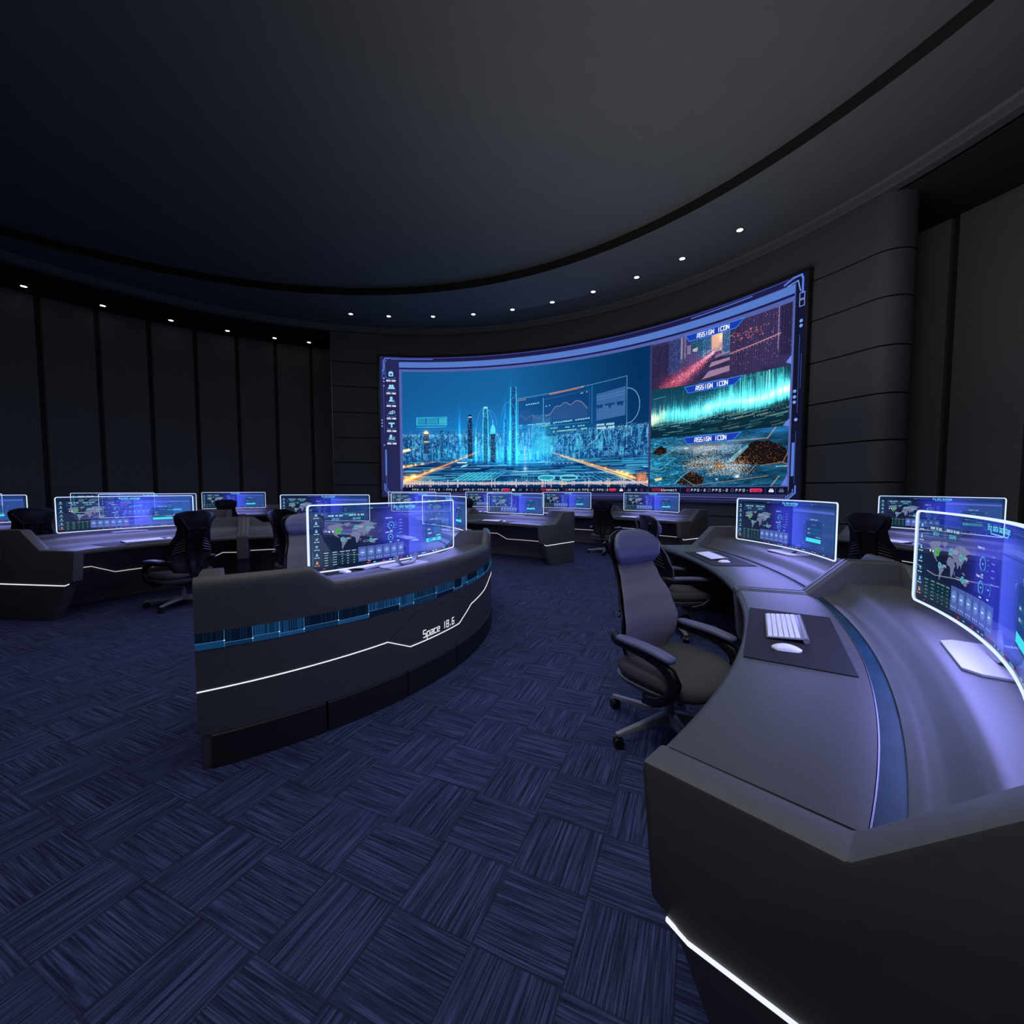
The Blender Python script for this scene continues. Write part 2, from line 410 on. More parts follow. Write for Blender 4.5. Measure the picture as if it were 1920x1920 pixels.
for k, ph in enumerate([102.4, 95.2, 86.4, 78.2, 70.2, 62.2, 54.3, 46.4, 38.8, 30.3]):
    o = downlight(dl, ph, 9.06, 6.897, 'small round downlight in the ceiling ring above the video wall, %s from the left' % ordn[k], 'downlights over the video wall')
    dl = dl or o
for k, ph in enumerate([145.2, 137.9, 130.4, 123.2, 116.5, 111.2]):
    downlight(dl, ph, 11.66, 6.717, 'small round downlight in the dark soffit by the slatted wall, %s from the left' % ordn[k], 'downlights over the slatted wall')

# ------------------------------------------------------------------ control desks (arcs around the room's centre)
DW = .98; ZW, ZS, ZLO, ZHI = .80, .90, .928, 1.03
def desk(Ri, a0, a1, label, nst=2, led_detail=False):
    Ro = Ri + DW; Rm = Ri + DW / 2; am = (a0 + a1) / 2
    t = empty('control_desk', P(Rm, am, 0), R(am)); tag(t, label, 'desk', 'curved control desks')
    def F(r, ph, z): d = R(ph - am); return (r * math.cos(d) - Rm, r * math.sin(d), z)
    st = math.degrees(.09 / Ro)
    tw = .11; ew = math.degrees(tw / (Ri + .5))       # wing thickness in degrees
    i0, i1 = a0 + ew, a1 - ew                          # inner extent between the end wings
    # work surface
    mb = MB()
    sweep(mb, [(Ri + .03, .735), (Ri + .008, .745), (Ri, .762), (Ri + .004, .782), (Ri + .018, .797), (Ri + .03, ZW), (Ri + .438, ZW), (Ri + .438, .735)],
          arange(i0, i1, st), fn=F); mb.build('worktop', M['top'], t, angle=40)
    mb = MB()
    sweep(mb, [(Ri + .444, .74), (Ri + .444, .789), (Ri + .496, .789), (Ri + .496, .74)], arange(i0, i1, st), 0, fn=F)
    sweep(mb, [(Ri + .440, .76), (Ri + .440, ZW + .0015), (Ri + .4435, ZW + .0015), (Ri + .4435, .76)], arange(i0, i1, st), 1, fn=F)
    mb.build('cable_groove', [M['groove'], M['steel']], t, angle=30)
    mb = MB()
    sweep(mb, [(Ri + .496, .74), (Ri + .496, .797), (Ri + .504, .803), (Ri + .53, .806), (Ri + .55, .812), (Ri + .565, .824), (Ri + .58, .842), (Ri + .60, .866),
               (Ri + .615, .884), (Ri + .635, .896), (Ri + .66, ZS), (Ri + .91, ZS), (Ri + .91, .74)], arange(i0, i1, st), fn=F)
    mb.build('monitor_shelf', M['top'], t, angle=40)
    # outer panel whose rim dips behind every monitor
    brk = []
    ph_st = (a1 - a0) / nst
    for k in range(nst):
        b0 = a0 + ph_st * k; b1 = b0 + ph_st; dg = math.degrees(1 / Ro)
        hi = (.57 if k == 0 else .40)
        brk += [(b0, ZHI), (b0 + hi * dg, ZHI), (b0 + (hi + .14) * dg, ZLO), (b1 - .26 * dg, ZLO), (b1 - .12 * dg, ZHI), (b1, ZHI)]
    def zt(ph):
        for (p, z), (q, w) in zip(brk, brk[1:]):
            if p <= ph <= q and q > p:
                u = (ph - p) / (q - p); return z + (w - z) * u
        return ZHI
    phl = sorted(set(arange(a0, a1, st) + [b for b, _ in brk]))
    def shell(ph):
        z = zt(ph)
        return [(Ri + .90, .70), (Ri + .90, z - .02), (Ri + .905, z - .007), (Ri + .918, z), (Ri + .938, z + .001), (Ri + .955, z - .006), (Ri + .97, z - .022), (Ri + .978, z - .045), (Ro, z - .075),
                (Ro, .19), (Ri + .95, .19), (Ri + .95, .70)]
    mb = MB(); sweep(mb, shell, phl, fn=F); mb.build('outer_panel', M['panel'], t, angle=28)
    # kick plates
    nk = max(4, int(round(R(a1 - a0) * Ro / .6))); gp = math.degrees(.006 / Ro)
    for k in range(nk):
        e_ = math.degrees(.05 / Ro); p0 = a0 + e_ + (a1 - a0 - 2 * e_) * k / nk + gp; p1 = a0 + e_ + (a1 - a0 - 2 * e_) * (k + 1) / nk - gp
        mb = MB(); sweep(mb, [(Ro - .04, .0), (Ro - .04, .19), (Ro - .004, .19), (Ro + .006, .178), (Ro + .006, .0)], arange(p0, p1, st), fn=F)
        mb.build('kick_plate', M['kick'], t, angle=30)
    # knee space back panel and its light line
    mb = MB(); sweep(mb, [(Ri + .84, .0), (Ri + .84, .735), (Ri + .87, .735), (Ri + .87, .0)], arange(i0, i1, st), fn=F)
    mb.build('knee_panel', M['knee'], t, angle=30)
    for k in range(nst):
        b0 = a0 + ph_st * k + ew * (1 if k == 0 else .5); b1 = a0 + ph_st * (k + 1) - ew * (1 if k == nst - 1 else .5)
        zz = [(0, .455), (.10, .47), (.19, .36), (.62, .355), (.72, .47), (1, .475)]
        mb = MB(); pts = []
        for (u0, z0), (u1, z1) in zip(zz, zz[1:]):
            for j in range(4):
                u = u0 + (u1 - u0) * j / 4; pts.append((b0 + (b1 - b0) * u, z0 + (z1 - z0) * j / 4))
        pts.append((b1, zz[-1][1]))
        mb.loft([[F(Ri + .84 - d, p, z + e) for d, e in ((0, -.004), (.006, -.004), (.006, .004), (0, .004))] for p, z in pts])
        mb.build('light_line', M['line_s'], t, smooth=False)
    # end wings and dividers: one bevelled side profile
    wp = [(0, .8), (.42, .8), (.65, ZHI), (DW - .05, ZHI), (DW - .008, ZHI - .06), (DW - .008, 0), (.30, 0), (.09, .42), (.03, .45), (0, .77)]
    def wing(name, pc, th, mat, prof=wp, grow=0.0):
        mb = MB(); c, s_ = math.cos(R(pc - am)), math.sin(R(pc - am))
        ring = lambda off: [((Ri + q) * c - off * s_ - Rm, (Ri + q) * s_ + off * c, z + grow) for q, z in prof]
        mb.loft([ring(-th / 2), ring(th / 2)]); return mb.build(name, mat, t, bevel=.014, seg=2, angle=20)
    for sgn, pa in ((1, a0), (-1, a1)):
        pc = pa + sgn * math.degrees(tw / 2 / (Ri + .5))
        w = wing('end_panel', pc, tw, M['wing'])
        # horizontal shadow joint and light line on the outer side
        c, s_ = math.cos(R(pc - am)), math.sin(R(pc - am)); off = -sgn * (tw / 2 + .002)
        mb = MB()
        def bar(q0, z0, q1, z1, hw, th):
            vs = []
            for o2 in (off - sgn * -.004, off - sgn * th):
                for q, z in ((q0, z0 - hw), (q1, z1 - hw), (q1, z1 + hw), (q0, z0 + hw)):
                    vs.append(((Ri + q) * c - o2 * s_ - Rm, (Ri + q) * s_ + o2 * c, z))
            mb.add(vs, [(0, 1, 2, 3), (7, 6, 5, 4), (0, 4, 5, 1), (1, 5, 6, 2), (2, 6, 7, 3), (3, 7, 4, 0)])
        bar(.13, .405, DW - .01, .415, .005, .003); bar(.075, .425, .13, .405, .0045, .003)
        mb.build('light_line', M['line'], t, smooth=False)
    for k in range(1, nst):
        pc = a0 + ph_st * k
        wing('divider', pc, .15, M['wing'], grow=.004)
        mb = MB(); c, s_ = math.cos(R(pc - am)), math.sin(R(pc - am))
        for o2 in (-.03, .03):
            vs = []
            for oo in (o2 - .003, o2 + .003):
                for q, z in ((.0, .78), (.02, .806), (.42, .806), (.65, ZHI + .006), (.92, ZHI + .006)):
                    for dz in (0, -.012): vs.append(((Ri + q - (.002 if q < .01 else 0)) * c - oo * s_ - Rm, (Ri + q) * s_ + oo * c, z + dz))
            fs = []
            for j in range(4):
                a = 2 * j; fs += [(a, a + 2, a + 12, a + 10), (a, a + 1, a + 3, a + 2), (a + 10, a + 12, a + 13, a + 11)]
            mb.add(vs, fs)
        mb.build('seam', M['seam'], t, smooth=False)
    # outer side: LED strip, light line
    D = Decal(); rr = random.Random(int(Ri * 10)); x = 0; Ls = R(a1 - a0) * Ro
    while x < Ls - .01:
        w = rr.choice([.10, .13, .16, .2, .24]); x2 = min(Ls, x + w); zb, zt_ = .652, .742
        br = rr.choice([.12, .2, .55, .8, .95])
        D.rect(x, zb, x2, zt_, (5 + 12 * br, 12 + 42 * br, 26 + 68 * br), layer=0)
        z2 = zb + rr.uniform(.2, .5) * (zt_ - zb); b2 = rr.choice([.15, .6, .9, 1.1])
        D.rect(x, zb, x2, z2, (5 + 13 * b2, 14 + 46 * b2, 30 + 70 * b2), layer=1)
        for j in range(int((x2 - x) / .012)):
            xx = x + j * .012
            D.rect(xx, z2, xx + .003, zt_, (8 + 20 * br, 24 + 58 * br, 44 + 84 * br) if rr.random() < .6 else (5, 9, 20), layer=2)
        D.rect(x2 - .003, zb, x2, zt_, (60, 110, 160), layer=3); D.disc(x2 - .002, z2, .004, (200, 235, 255), layer=4, n=8)
        D.rect(x, z2 - .0015, x2, z2 + .0015, (60, 110, 160), layer=3)
        x = x2
    vs, fs, cols = [], [], []
    fn = lambda x, y, l: F(Ro + .003 + l * .0006, a0 + math.degrees(x / Ro), y)
    D.mesh(fn, vs, fs, cols); colour_mesh('led_strip', vs, fs, cols, [M['led']], t)
    sp = math.degrees(1 / Ro)
    for k in range(nst):
        b0 = a0 + ph_st * k; f = ph_st
        zz = [(b0, .43), (b0 + .355 * f, .447), (b0 + .42 * f, .357), (b0 + .62 * f, .357), (b0 + .70 * f, .465), (b0 + .83 * f, .50), (b0 + .93 * f, .56), (b0 + f, .56)] if k == 0 else \
             [(b0, .56), (b0 + .3 * f, .46), (b0 + .40 * f, .36), (b0 + .62 * f, .36), (b0 + .7 * f, .45), (b0 + f, .43)]
        mb = MB(); pts = []
        for (p0, z0), (p1, z1) in zip(zz, zz[1:]):
            for j in range(8): pts.append((p0 + (p1 - p0) * j / 8, z0 + (z1 - z0) * j / 8))
        pts.append(zz[-1])
        mb.loft([[F(Ro + d, p, z + e) for d, e in ((-.003, -.0031), (.004, -.0031), (.004, .0031), (-.003, .0031))] for p, z in pts])
        mb.build('light_line', M['line'], t, smooth=False)
        if led_detail and k == 0:
            # faceted emblem panel above the line, with a thin engraved edge, and the lettering
            hexa = [(b0 + .355 * f, .452), (b0 + .44 * f, .60), (b0 + .63 * f, .585), (b0 + .705 * f, .52), (b0 + .70 * f, .478), (b0 + .62 * f, .37), (b0 + .42 * f, .37)]
            mb = MB(); m_ = 24
            def inter(zf, lo): pass
            def zrange(ph):
                zs = []
                for (p, z), (q, w) in zip(hexa, hexa[1:] + hexa[:1]):
                    if (p - ph) * (q - ph) <= 0 and p != q: zs.append(z + (w - z) * (ph - p) / (q - p))
                return (min(zs), max(zs)) if zs else (0, 0)
            pl = arange(hexa[0][0] + .01, b0 + .703 * f, .5); rings = []
            for ph in pl:
                lo, hi = zrange(ph); rings.append([F(Ro + .0015, ph, lo), F(Ro + .004, ph, lo + .004), F(Ro + .004, ph, max(hi - .004, lo + .004)), F(Ro + .0015, ph, hi)])
            mb.loft(rings, closed=False); mb.build('emblem_panel', M['panel'], t, angle=20)
            D2 = Decal(); up = [(R(p - a0) * Ro, z) for p, z in hexa[:4]]
            D2.path(up, .004, (8, 8, 10)); vs, fs, cols = [], [], []
            D2.mesh(lambda x, y, l: F(Ro + .0055, a0 + math.degrees(x / Ro), y), vs, fs, cols)
            colour_mesh('emblem_edge', vs, fs, cols, [M['seam']], t)
            xs = R(.462 * f) * Ro
            for wd, dx in (('Space', 0), ('18.6', 6 * .0395)):
                D3 = Decal(); D3.text(wd, xs + dx, .386, .052, (245, 248, 255), w=.027, adv=.0395, stroke=.0068)
                vs, fs, cols = [], [], []
                D3.mesh(lambda x, y, l: F(Ro + .007, a0 + math.degrees(x / Ro), y), vs, fs, cols)
                colour_mesh('lettering', vs, fs, cols, [M['line']], t)
    return t
desk(1.84, -60.2, 61.2, 'nearest dark curved desk seen from outside, with blue strip and lettering on its front', led_detail=True)
desk(1.84, 62.9, 177.0, 'curved desk at far left, knee side with zigzag light line towards us, dark end panel')
desk(4.91, -46.3, 6.9, 'large grey curved desk in the right foreground with black desk mats on its top')
desk(4.91, 42.7, 95.9, 'grey curved desk in mid room beyond the aisle, slanted end panel with light line')
desk(4.91, 123.5, 176.7, 'curved desk at far left behind the first one, dark chair back before it')
desk(7.86, 32.9, 65.5, 'curved desk in the far row directly below the right part of the video wall')
desk(7.86, 65.9, 98.6, 'curved desk in the far row below the left half of the video wall')
desk(7.86, 114.7, 147.4, 'curved desk in the far row before the slatted wall, left of the video wall')
desk(7.86, 147.8, 180.4, 'curved desk in the far row at the left picture edge')
desk(7.86, -20.7, 12.9, 'curved desk at the right picture edge behind the foreground desk, dark chair in front')

# ------------------------------------------------------------------ see-through curved monitors
MW, MH, MC = 1.47, .44, 2.7
LAND = [  # simplified continents in the map window, 0..1
 [(.02,.86),(.07,.93),(.16,.96),(.27,.98),(.30,.92),(.25,.86),(.29,.82),(.30,.76),(.25,.70),(.22,.62),(.19,.58),(.20,.52),(.24,.46),(.21,.47),(.15,.55),(.12,.64),(.10,.74),(.05,.80)],
 [(.31,.97),(.40,1.0),(.45,.97),(.41,.90),(.37,.84),(.34,.90)],
 [(.25,.46),(.30,.45),(.36,.38),(.38,.32),(.34,.24),(.31,.14),(.285,.02),(.27,.10),(.275,.24),(.25,.34),(.245,.40)],
 [(.45,.60),(.47,.66),(.52,.67),(.58,.63),(.61,.55),(.64,.50),(.61,.44),(.60,.34),(.57,.24),(.545,.20),(.53,.28),(.525,.40),(.50,.45),(.45,.46),(.43,.53)],
 [(.46,.70),(.46,.76),(.49,.78),(.50,.84),(.54,.90),(.58,.88),(.62,.92),(.70,.98),(.76,.97),(.82,.96),(.90,.93),(.97,.90),(.96,.86),(.90,.84),(.87,.78),(.84,.76),(.84,.68),(.81,.62),(.78,.56),(.765,.46),(.75,.54),(.72,.54),(.70,.46),(.68,.44),(.665,.54),(.64,.60),(.61,.56),(.58,.64),(.55,.69),(.51,.70)],
 [(.79,.40),(.83,.42),(.88,.38),(.84,.36)], [(.80,.20),(.84,.28),(.89,.29),(.92,.24),(.93,.17),(.89,.13),(.84,.16)], [(.62,.36),(.635,.38),(.63,.28),(.615,.27)], [(.875,.68),(.89,.74),(.885,.64)]]
def monitor_marks():
    D = Decal(); W, H = MW, MH
    U = lambda u: u * W * .765 if u < .70 else W * (.54 + (u - .703) * 1.641)
    V = lambda v: v * H
    wht = (215, 235, 250); cy = (110, 220, 250)
    # header
    D.text('Big data backstage', W * .51, V(.915), .0195, (120, 245, 255), w=.0092, adv=.0126, stroke=.0026, align='c')
    D.rect(W * .45, V(.882), W * .57, V(.891), (120, 215, 250), .9)
    D.path([(W * u, V(v)) for u, v in ((.02, .945), (.25, .945), (.265, .935), (.40, .935), (.425, .90))], .0016, (60, 110, 180), .7)
    D.path([(W * u, V(v)) for u, v in ((.98, .945), (.77, .945), (.755, .935), (.62, .935), (.595, .90))], .0016, (60, 110, 180), .7)
    D.poly([(W * u, V(v)) for u, v in ((.27, .915), (.40, .915), (.41, .955), (.29, .955))], (52, 66, 130), .6)
    D.poly([(W * u, V(v)) for u, v in ((.60, .955), (.78, .955), (.76, .925), (.61, .925))], (60, 74, 150), .6)
    D.rect(W * .285, V(.925), W * .305, V(.935), cy, .9); D.rect(W * .72, V(.93), W * .735, V(.938), wht, .9)
    D.box(W * .016, V(.05), W * .984, V(.965), .0012, (70, 120, 175), .55)
    # icon column
    for k in range(7):
        y = V(.85 - k * .118); x = U(.044); c = (130, 225, 255) if k < 6 else (255, 165, 40)
        D.disc(x, y, .013, (40, 90, 140), .6, 1); s = .007
        if k == 0: D.rect(x - s, y - s, x + s, y + s, c, 1, 2); D.rect(x - .003, y - .003, x + .003, y + .001, (30, 60, 90), 1, 3)
        elif k in (1, 2, 5, 6): D.disc(x, y + .005, .0045, c); D.poly([(x - .008, y - .008), (x + .008, y - .008), (x + .005, y), (x - .005, y)], c, 1, 2)
        elif k == 3: [D.rect(x - .008 + j * .006, y - .007, x - .004 + j * .006, y - .002 + j * .004, c, 1, 2) for j in range(3)]
        else: D.rect(x - .008, y + .002, x + .008, y + .007, c, 1, 2); D.rect(x - .002, y - .008, x + .002, y + .002, c, 1, 2)
        D.text('data name', x, y - .021, .0055, c if k == 6 else wht, align='c', w=.0026, adv=.0037, stroke=.0011, a=.9)
    D.rect(U(.021), V(.1), U(.0235), V(.3), (70, 150, 220), .8)
    # two counters
    for x0, x1, t1, t2 in ((.092, .215, 'INCOME THE WEEK', '25712'), (.226, .345, 'COVER OF THE WEEK', '261242')):
        D.rect(U(x0), V(.74), U(x1), V(.875), (26, 70, 112), .55); D.box(U(x0), V(.74), U(x1), V(.875), .0013, (70, 130, 180), .8)
        D.text(t1, U((x0 + x1) / 2), V(.822), .0095, wht, align='c', w=.0048, adv=.0068, stroke=.0017)
        D.text(t2, U((x0 + x1) / 2), V(.762), .0135, (110, 225, 250), align='c', w=.007, adv=.0096, stroke=.0017)
    # map
    mx, my, mw, mh = U(.095), V(.30), U(.345), V(.42)
    for c in LAND: D.poly([(mx + x * mw, my + y * mh) for x, y in c], (120, 128, 165), .82, 1)
    def pin(x, y, c, r=.0125):
        D.disc(mx + x * mw, my + y * mh, r * 1.25, [q * .45 for q in c], .55, 2); D.ring(mx + x * mw, my + y * mh, r, .0028, c, 1, 3)
        D.disc(mx + x * mw, my + y * mh, r * .66, [q * .75 for q in c], 1, 3); D.rect(mx + x * mw - r * .4, my + y * mh - .0012, mx + x * mw + r * .4, my + y * mh + .0012, (20, 60, 60), 1, 4)
    pin(.22, .70, (90, 235, 80), .0165)
    D.disc(mx + .06 * mw, my + .70 * mh, .006, (240, 250, 235)); D.disc(mx + .12 * mw, my + .70 * mh, .006, (235, 240, 200))
    for x, y, tx in ((.29, .40, 1), (.53, .80, 1), (.77, .73, 1), (.83, .26, 1)):
        pin(x, y, (110, 225, 245)); bx = mx + x * mw + .020; by = my + y * mh - .003
        D.box(bx, by, bx + .036, by + .010, .0013, (190, 225, 250), .9); D.rect(bx + .006, by + .003, bx + .028, by + .007, (190, 215, 240), .8)
    D.box(mx + .83 * mw - .06, my + .22 * mh, mx + .83 * mw - .02, my + .22 * mh + .010, .0013, (190, 225, 250), .9)
    D.box(mx + .77 * mw - .01, my + .92 * mh, mx + .77 * mw + .03, my + .92 * mh + .009, .0013, (120, 170, 230), .9)
    # table
    D.rect(U(.075), V(.075), U(.285), V(.30), (14, 58, 66), .55)
    for i, u in enumerate((.095, .145, .19, .225, .265)):
        D.rect(U(u - .014), V(.272), U(u + .014), V(.281), wht, .9)
        for j in range(5):
            y = V(.235 - j * .038); w = (.010, .012, .004, .0055, .005)[i]
            D.rect(U(u - w), y, U(u + w), y + .0038, (190, 215, 225) if (i + j) % 3 else (150, 190, 205), .85)
    # cards
    for k in range(6):
        x0, x1 = U(.292 + k * .0605), U(.292 + k * .0605 + .057)
        D.rect(x0, V(.08), x1, V(.315), (92, 116, 200), .62); cx = (x0 + x1) / 2
        D.disc(cx, V(.22), .021, (120, 160, 235), .5, 2); D.ring(cx, V(.22), .023, .0014, (130, 175, 245), .7, 3)
        D.rect(cx - .010, V(.214), cx + .010, V(.226), (225, 240, 255), 1, 3)
        for j in (-1, 0, 1): D.rect(cx + j * .018 - .004, V(.112), cx + j * .018 + .004, V(.128), (150, 180, 250), .9, 3)
    # gauges
    D.rect(U(.475), V(.36), U(.655), V(.80), (60, 62, 190), .35)
    D.text('Income ratio', U(.492), V(.742), .0095, wht, w=.0042, adv=.0056, stroke=.0014)
    D.text('Income ratio', U(.492), V(.50), .0095, wht, w=.0042, adv=.0056, stroke=.0014)
    for x, y, r, c in ((.542, .62, .026, (80, 190, 245)), (.535, .42, .023, (85, 195, 245)), (.60, .43, .022, (70, 120, 235))):
        D.ring(U(x), V(y), r, .0052, [q * .45 for q in c], .9, 2); D.ring(U(x), V(y), r, .0052, c, 1, 3, -60, 190 if r < .0225 else 250)
        D.rect(U(x) - .008, V(y) - .0025, U(x) + .008, V(y) + .0025, (120, 215, 250), 1, 3)
        D.rect(U(x) - .011, V(y) - r - .016, U(x) + .011, V(y) - r - .011, wht, .9, 3)
    for j in range(5): D.rect(U(.612), V(.70 - j * .055), U(.64), V(.70 - j * .055) + .0042, (150, 165, 245), .9)
    for x, y in ((.508, .64), (.508, .60), (.575, .66), (.58, .62), (.575, .57)): D.rect(U(x), V(y), U(x) + .010, V(y) + .004, (150, 170, 245), .9)
    # right window
    D.box(U(.703), V(.085), U(.965), V(.83), .0016, (96, 120, 225), .8)
    D.rect(U(.703), V(.785), U(.965), V(.822), (96, 118, 230), .65); D.rect(U(.703), V(.755), U(.965), V(.765), (40, 52, 130), .6)
    D.disc(U(.80), V(.43), .085, (44, 60, 150), .35, 1, n=30)
    D.rect(U(.785), V(.20), U(.885), V(.62), (24, 60, 110), .55)
    D.text('Management system', U(.835), V(.648), .0095, (170, 215, 250), align='c', w=.0046, adv=.0066, stroke=.0013)
    D.text('user login', U(.835), V(.545), .0095, (170, 215, 250), align='c', w=.0046, adv=.0066, stroke=.0013)
    for y in (.44, .365): D.rect(U(.79), V(y), U(.88), V(y + .055), (44, 116, 172), .75)
    D.text('admin', U(.80), V(.458), .010, (235, 245, 255), w=.0045, adv=.0062, stroke=.0017)
    D.text('password', U(.80), V(.383), .010, (235, 245, 255), w=.0045, adv=.0062, stroke=.0017)
    D.rect(U(.85), V(.325), U(.88), V(.34), (215, 235, 250), .9)
    D.rect(U(.788), V(.225), U(.882), V(.298), (72, 225, 240), 1, 2); D.rect(U(.828), V(.252), U(.842), V(.272), (170, 250, 255), 1, 3)
    for sx, x in ((1, .772), (-1, .898)):
        for sy, y in ((1, .155), (-1, .60)): D.path([(U(x), V(y) + sy * .014), (U(x), V(y)), (U(x) + sx * .010, V(y))], .0022, (120, 200, 245), .9)
    # bottom bar
    D.rect(W * .03, V(.022), W * .985, V(.06), (14, 30, 60), .5)
    r = random.Random(3)
    for u in (.27, .36, .475, .60, .695, .81, .93): D.rect(W * u, V(.03), W * (u + .011), V(.055), (235, 40, 60), .9)
    for u in (.305, .40, .425, .52, .545, .57, .64, .66, .74, .77, .86): D.rect(W * u, V(.034), W * (u + r.uniform(.008, .025)), V(.048), (150, 235, 250) if r.random() < .6 else wht, .9)
    D.rect(U(.075), V(.03), U(.09), V(.05), (200, 30, 40), .8)
    return D
MARKS = monitor_marks()
def panel_xy(flip):
    def f(x, y, l):
        yy = (MW / 2 - x) if not flip else (x - MW / 2)
        xx = -(MC - math.sqrt(MC * MC - yy * yy)) - (.0008 * l if not flip else -.0008 * l)
        return (xx, yy, .05 + y)
    return f
def screen_mesh(flip):
    f = panel_xy(flip); vs, fs, cols, uv, mi = [], [], [], [], []
    n = 28
    for i in range(n + 1):
        for j in (0, 1):
            vs.append(f(MW * i / n, MH * j, 0)); cols.append((0, 0, 0, 1)); uv.append((i / n, j))
    for i in range(n):
        a = 2 * i; fs.append((a, a + 2, a + 3, a + 1)); mi.append(0)
    k = len(fs); MARKS.mesh(f, vs, fs, cols); mi += [1] * (len(fs) - k); uv += [(0, 0)] * (len(vs) - len(uv))
    o = colour_mesh('screen', vs, fs, cols, [M['glass'], M['ui']], None, mi, uv); return o
def make_monitor(flip):
    t = empty('curved_monitor', (0, 0, 0))
    o = screen_mesh(flip); o.parent = t
    f = panel_xy(False); rr = .022; path = []
    corners = [(rr, rr, 180, 270), (MW - rr, rr, 270, 360), (MW - rr, MH - rr, 0, 90), (rr, MH - rr, 90, 180)]
    for i, (cx, cy, a0, a1) in enumerate(corners):
        for k in range(6): a = R(a0 + (a1 - a0) * k / 5); path.append((cx + rr * math.cos(a), cy + rr * math.sin(a)))
        nx = corners[(i + 1) % 4]
        if i in (0, 2):
            x0, x1 = path[-1][0], (nx[0] + rr * math.cos(R(nx[2])))
            y = path[-1][1]
            for k in range(1, 20): path.append((x0 + (x1 - x0) * k / 20, y))
    mb = MB(); hw, hd = .0044, .005; cxm, cym = MW / 2, MH / 2; rings = []
    npt = len(path)
    for i, (x, y) in enumerate(path):
        x0, y0 = path[i - 1]; x1, y1 = path[(i + 1) % npt]; L = math.hypot(x1 - x0, y1 - y0); nx, ny = (y1 - y0) / L, -(x1 - x0) / L
        ring = []
        for a, d in ((-hw, -hd), (hw, -hd), (hw, hd), (-hw, hd)):
            p = f(x + nx * a, y + ny * a, 0); ring.append((p[0] + d, p[1], p[2]))
        rings.append(ring)
    mb.loft(rings + [rings[0]], caps=False); mb.build('bezel', M['bezel'], t, angle=60)
    # stand plate and U-shaped neck
    mb = MB(); pl = [(-.10, -.155), (-.10, .155), (-.06, .19), (.08, .19), (.11, .15), (.11, -.15), (.08, -.19), (-.06, -.19)]
    mb.loft([[(x, y, .001) for x, y in pl], [(x, y, .011) for x, y in pl]]); mb.build('stand_base', M['alu'], t, bevel=.003)
    mb = MB(); rings = []
    for y, z in ((-.105, .085), (-.098, .055), (-.08, .03), (-.055, .017), (0, .013), (.055, .017), (.08, .03), (.098, .055), (.105, .085)):
        ny, nz = y / .105 * .8, -math.sqrt(max(.05, 1 - (y / .105 * .8) ** 2)); q = .0075
        rings.append([(-.002 + dx, y + ny * q * s_, z + nz * q * s_ + .004) for dx, s_ in ((.006, -.6), (.05, -.6), (.05, .6), (.006, .6))])
    mb.loft(rings); mb.build('stand_neck', M['alu_d'], t, angle=50)
    mb = MB(); mb.cyl((.03, 0, .011), (.03, 0, .0118), .02, n=20); mb.build('cable_grommet', M['alu_d'], t)
    for sgn, en in ((-1, GLOW_IN), (1, GLOW_OUT)):
        l = bpy.data.lights.new('screen_glow', 'AREA'); l.shape = 'RECTANGLE'; l.size = 1.3; l.size_y = .25; l.energy = en; l.color = GLOW_COL
        lo = bpy.data.objects.new('screen_glow', l); COL.objects.link(lo); lo.parent = t
        lo.location = (sgn * .035 - (.085 if sgn < 0 else -.02), 0, .24)
        d = Vector((sgn, 0, -1.25)).normalized(); z_ = -d; x_ = Vector((0, 1, 0)); y_ = z_.cross(x_)
        lo.rotation_euler = Matrix((x_, y_, z_)).transposed().to_euler()
    return t
GLOW_IN, GLOW_OUT, GLOW_COL = 9.0, 3.4, (.30, .31, 1.0)
proto = {False: make_monitor(False), True: make_monitor(True)}
used = {False: False, True: False}
def monitor(Ri, ph, label, flip=False, turn=0.0, dr=.74):
    o = proto[flip] if not used[flip] else copy_tree(proto[flip]); used[flip] = True
    o.location = P(Ri + dr, ph, ZS); o.rotation_euler = (0, 0, R(ph + turn))
    return tag(o, label, 'monitor', 'see-through curved monitors')
monitor(1.84, -31.0, 'glowing see-through monitor on the nearest desk, above the lettered front', True)
monitor(1.84, 33.5, 'see-through monitor partly behind the right end of the nearest monitor')
monitor(1.84, 91.7, 'see-through monitor half hidden behind the nearest one, its left end over a dark chair back')
monitor(1.84, 151.0, 'large see-through monitor on the far left desk, dark chair and keyboard in front of it')
monitor(4.91, -34.0, 'biggest see-through monitor, cut off by the right picture edge', turn=-2, dr=.77)
monitor(4.91, -7.3, 'second monitor on the right foreground desk, just below the video wall right corner', turn=6)
monitor(4.91, 56.0, 'see-through monitor on the mid-room desk with the slanted end panel')
monitor(4.91, 80.9, 'see-through monitor below the video wall left corner, in the middle row')
monitor(4.91, 137.4, 'middle-row monitor at left, overlapped by the large monitor with green map pin')
monitor(4.91, 161.6, 'see-through monitor cut off by the left picture edge, dark chair beside it')
for ph, lb in ((41.3, 'far-row monitor below the video wall, furthest right, standing alone'), (57.6, 'far-row monitor just right of the mid-room desk monitor, below the word connect'),
               (74.0, 'far-row monitor with a small dark chair top in front, left of the mid-room one'), (90.2, 'far-row monitor mostly behind the one at the video wall left corner'),
               (123.0, 'far-row monitor before the slatted wall with a small dark chair top in front'), (139.4, 'far-row monitor at left, thin outline topmost behind two nearer monitors'),
               (156.0, 'far-row monitor of which only a sliver shows at the left picture edge'), (5.5, 'wide monitor behind the right foreground desk, dark chair back before it')):
    monitor(7.86, ph, lb)

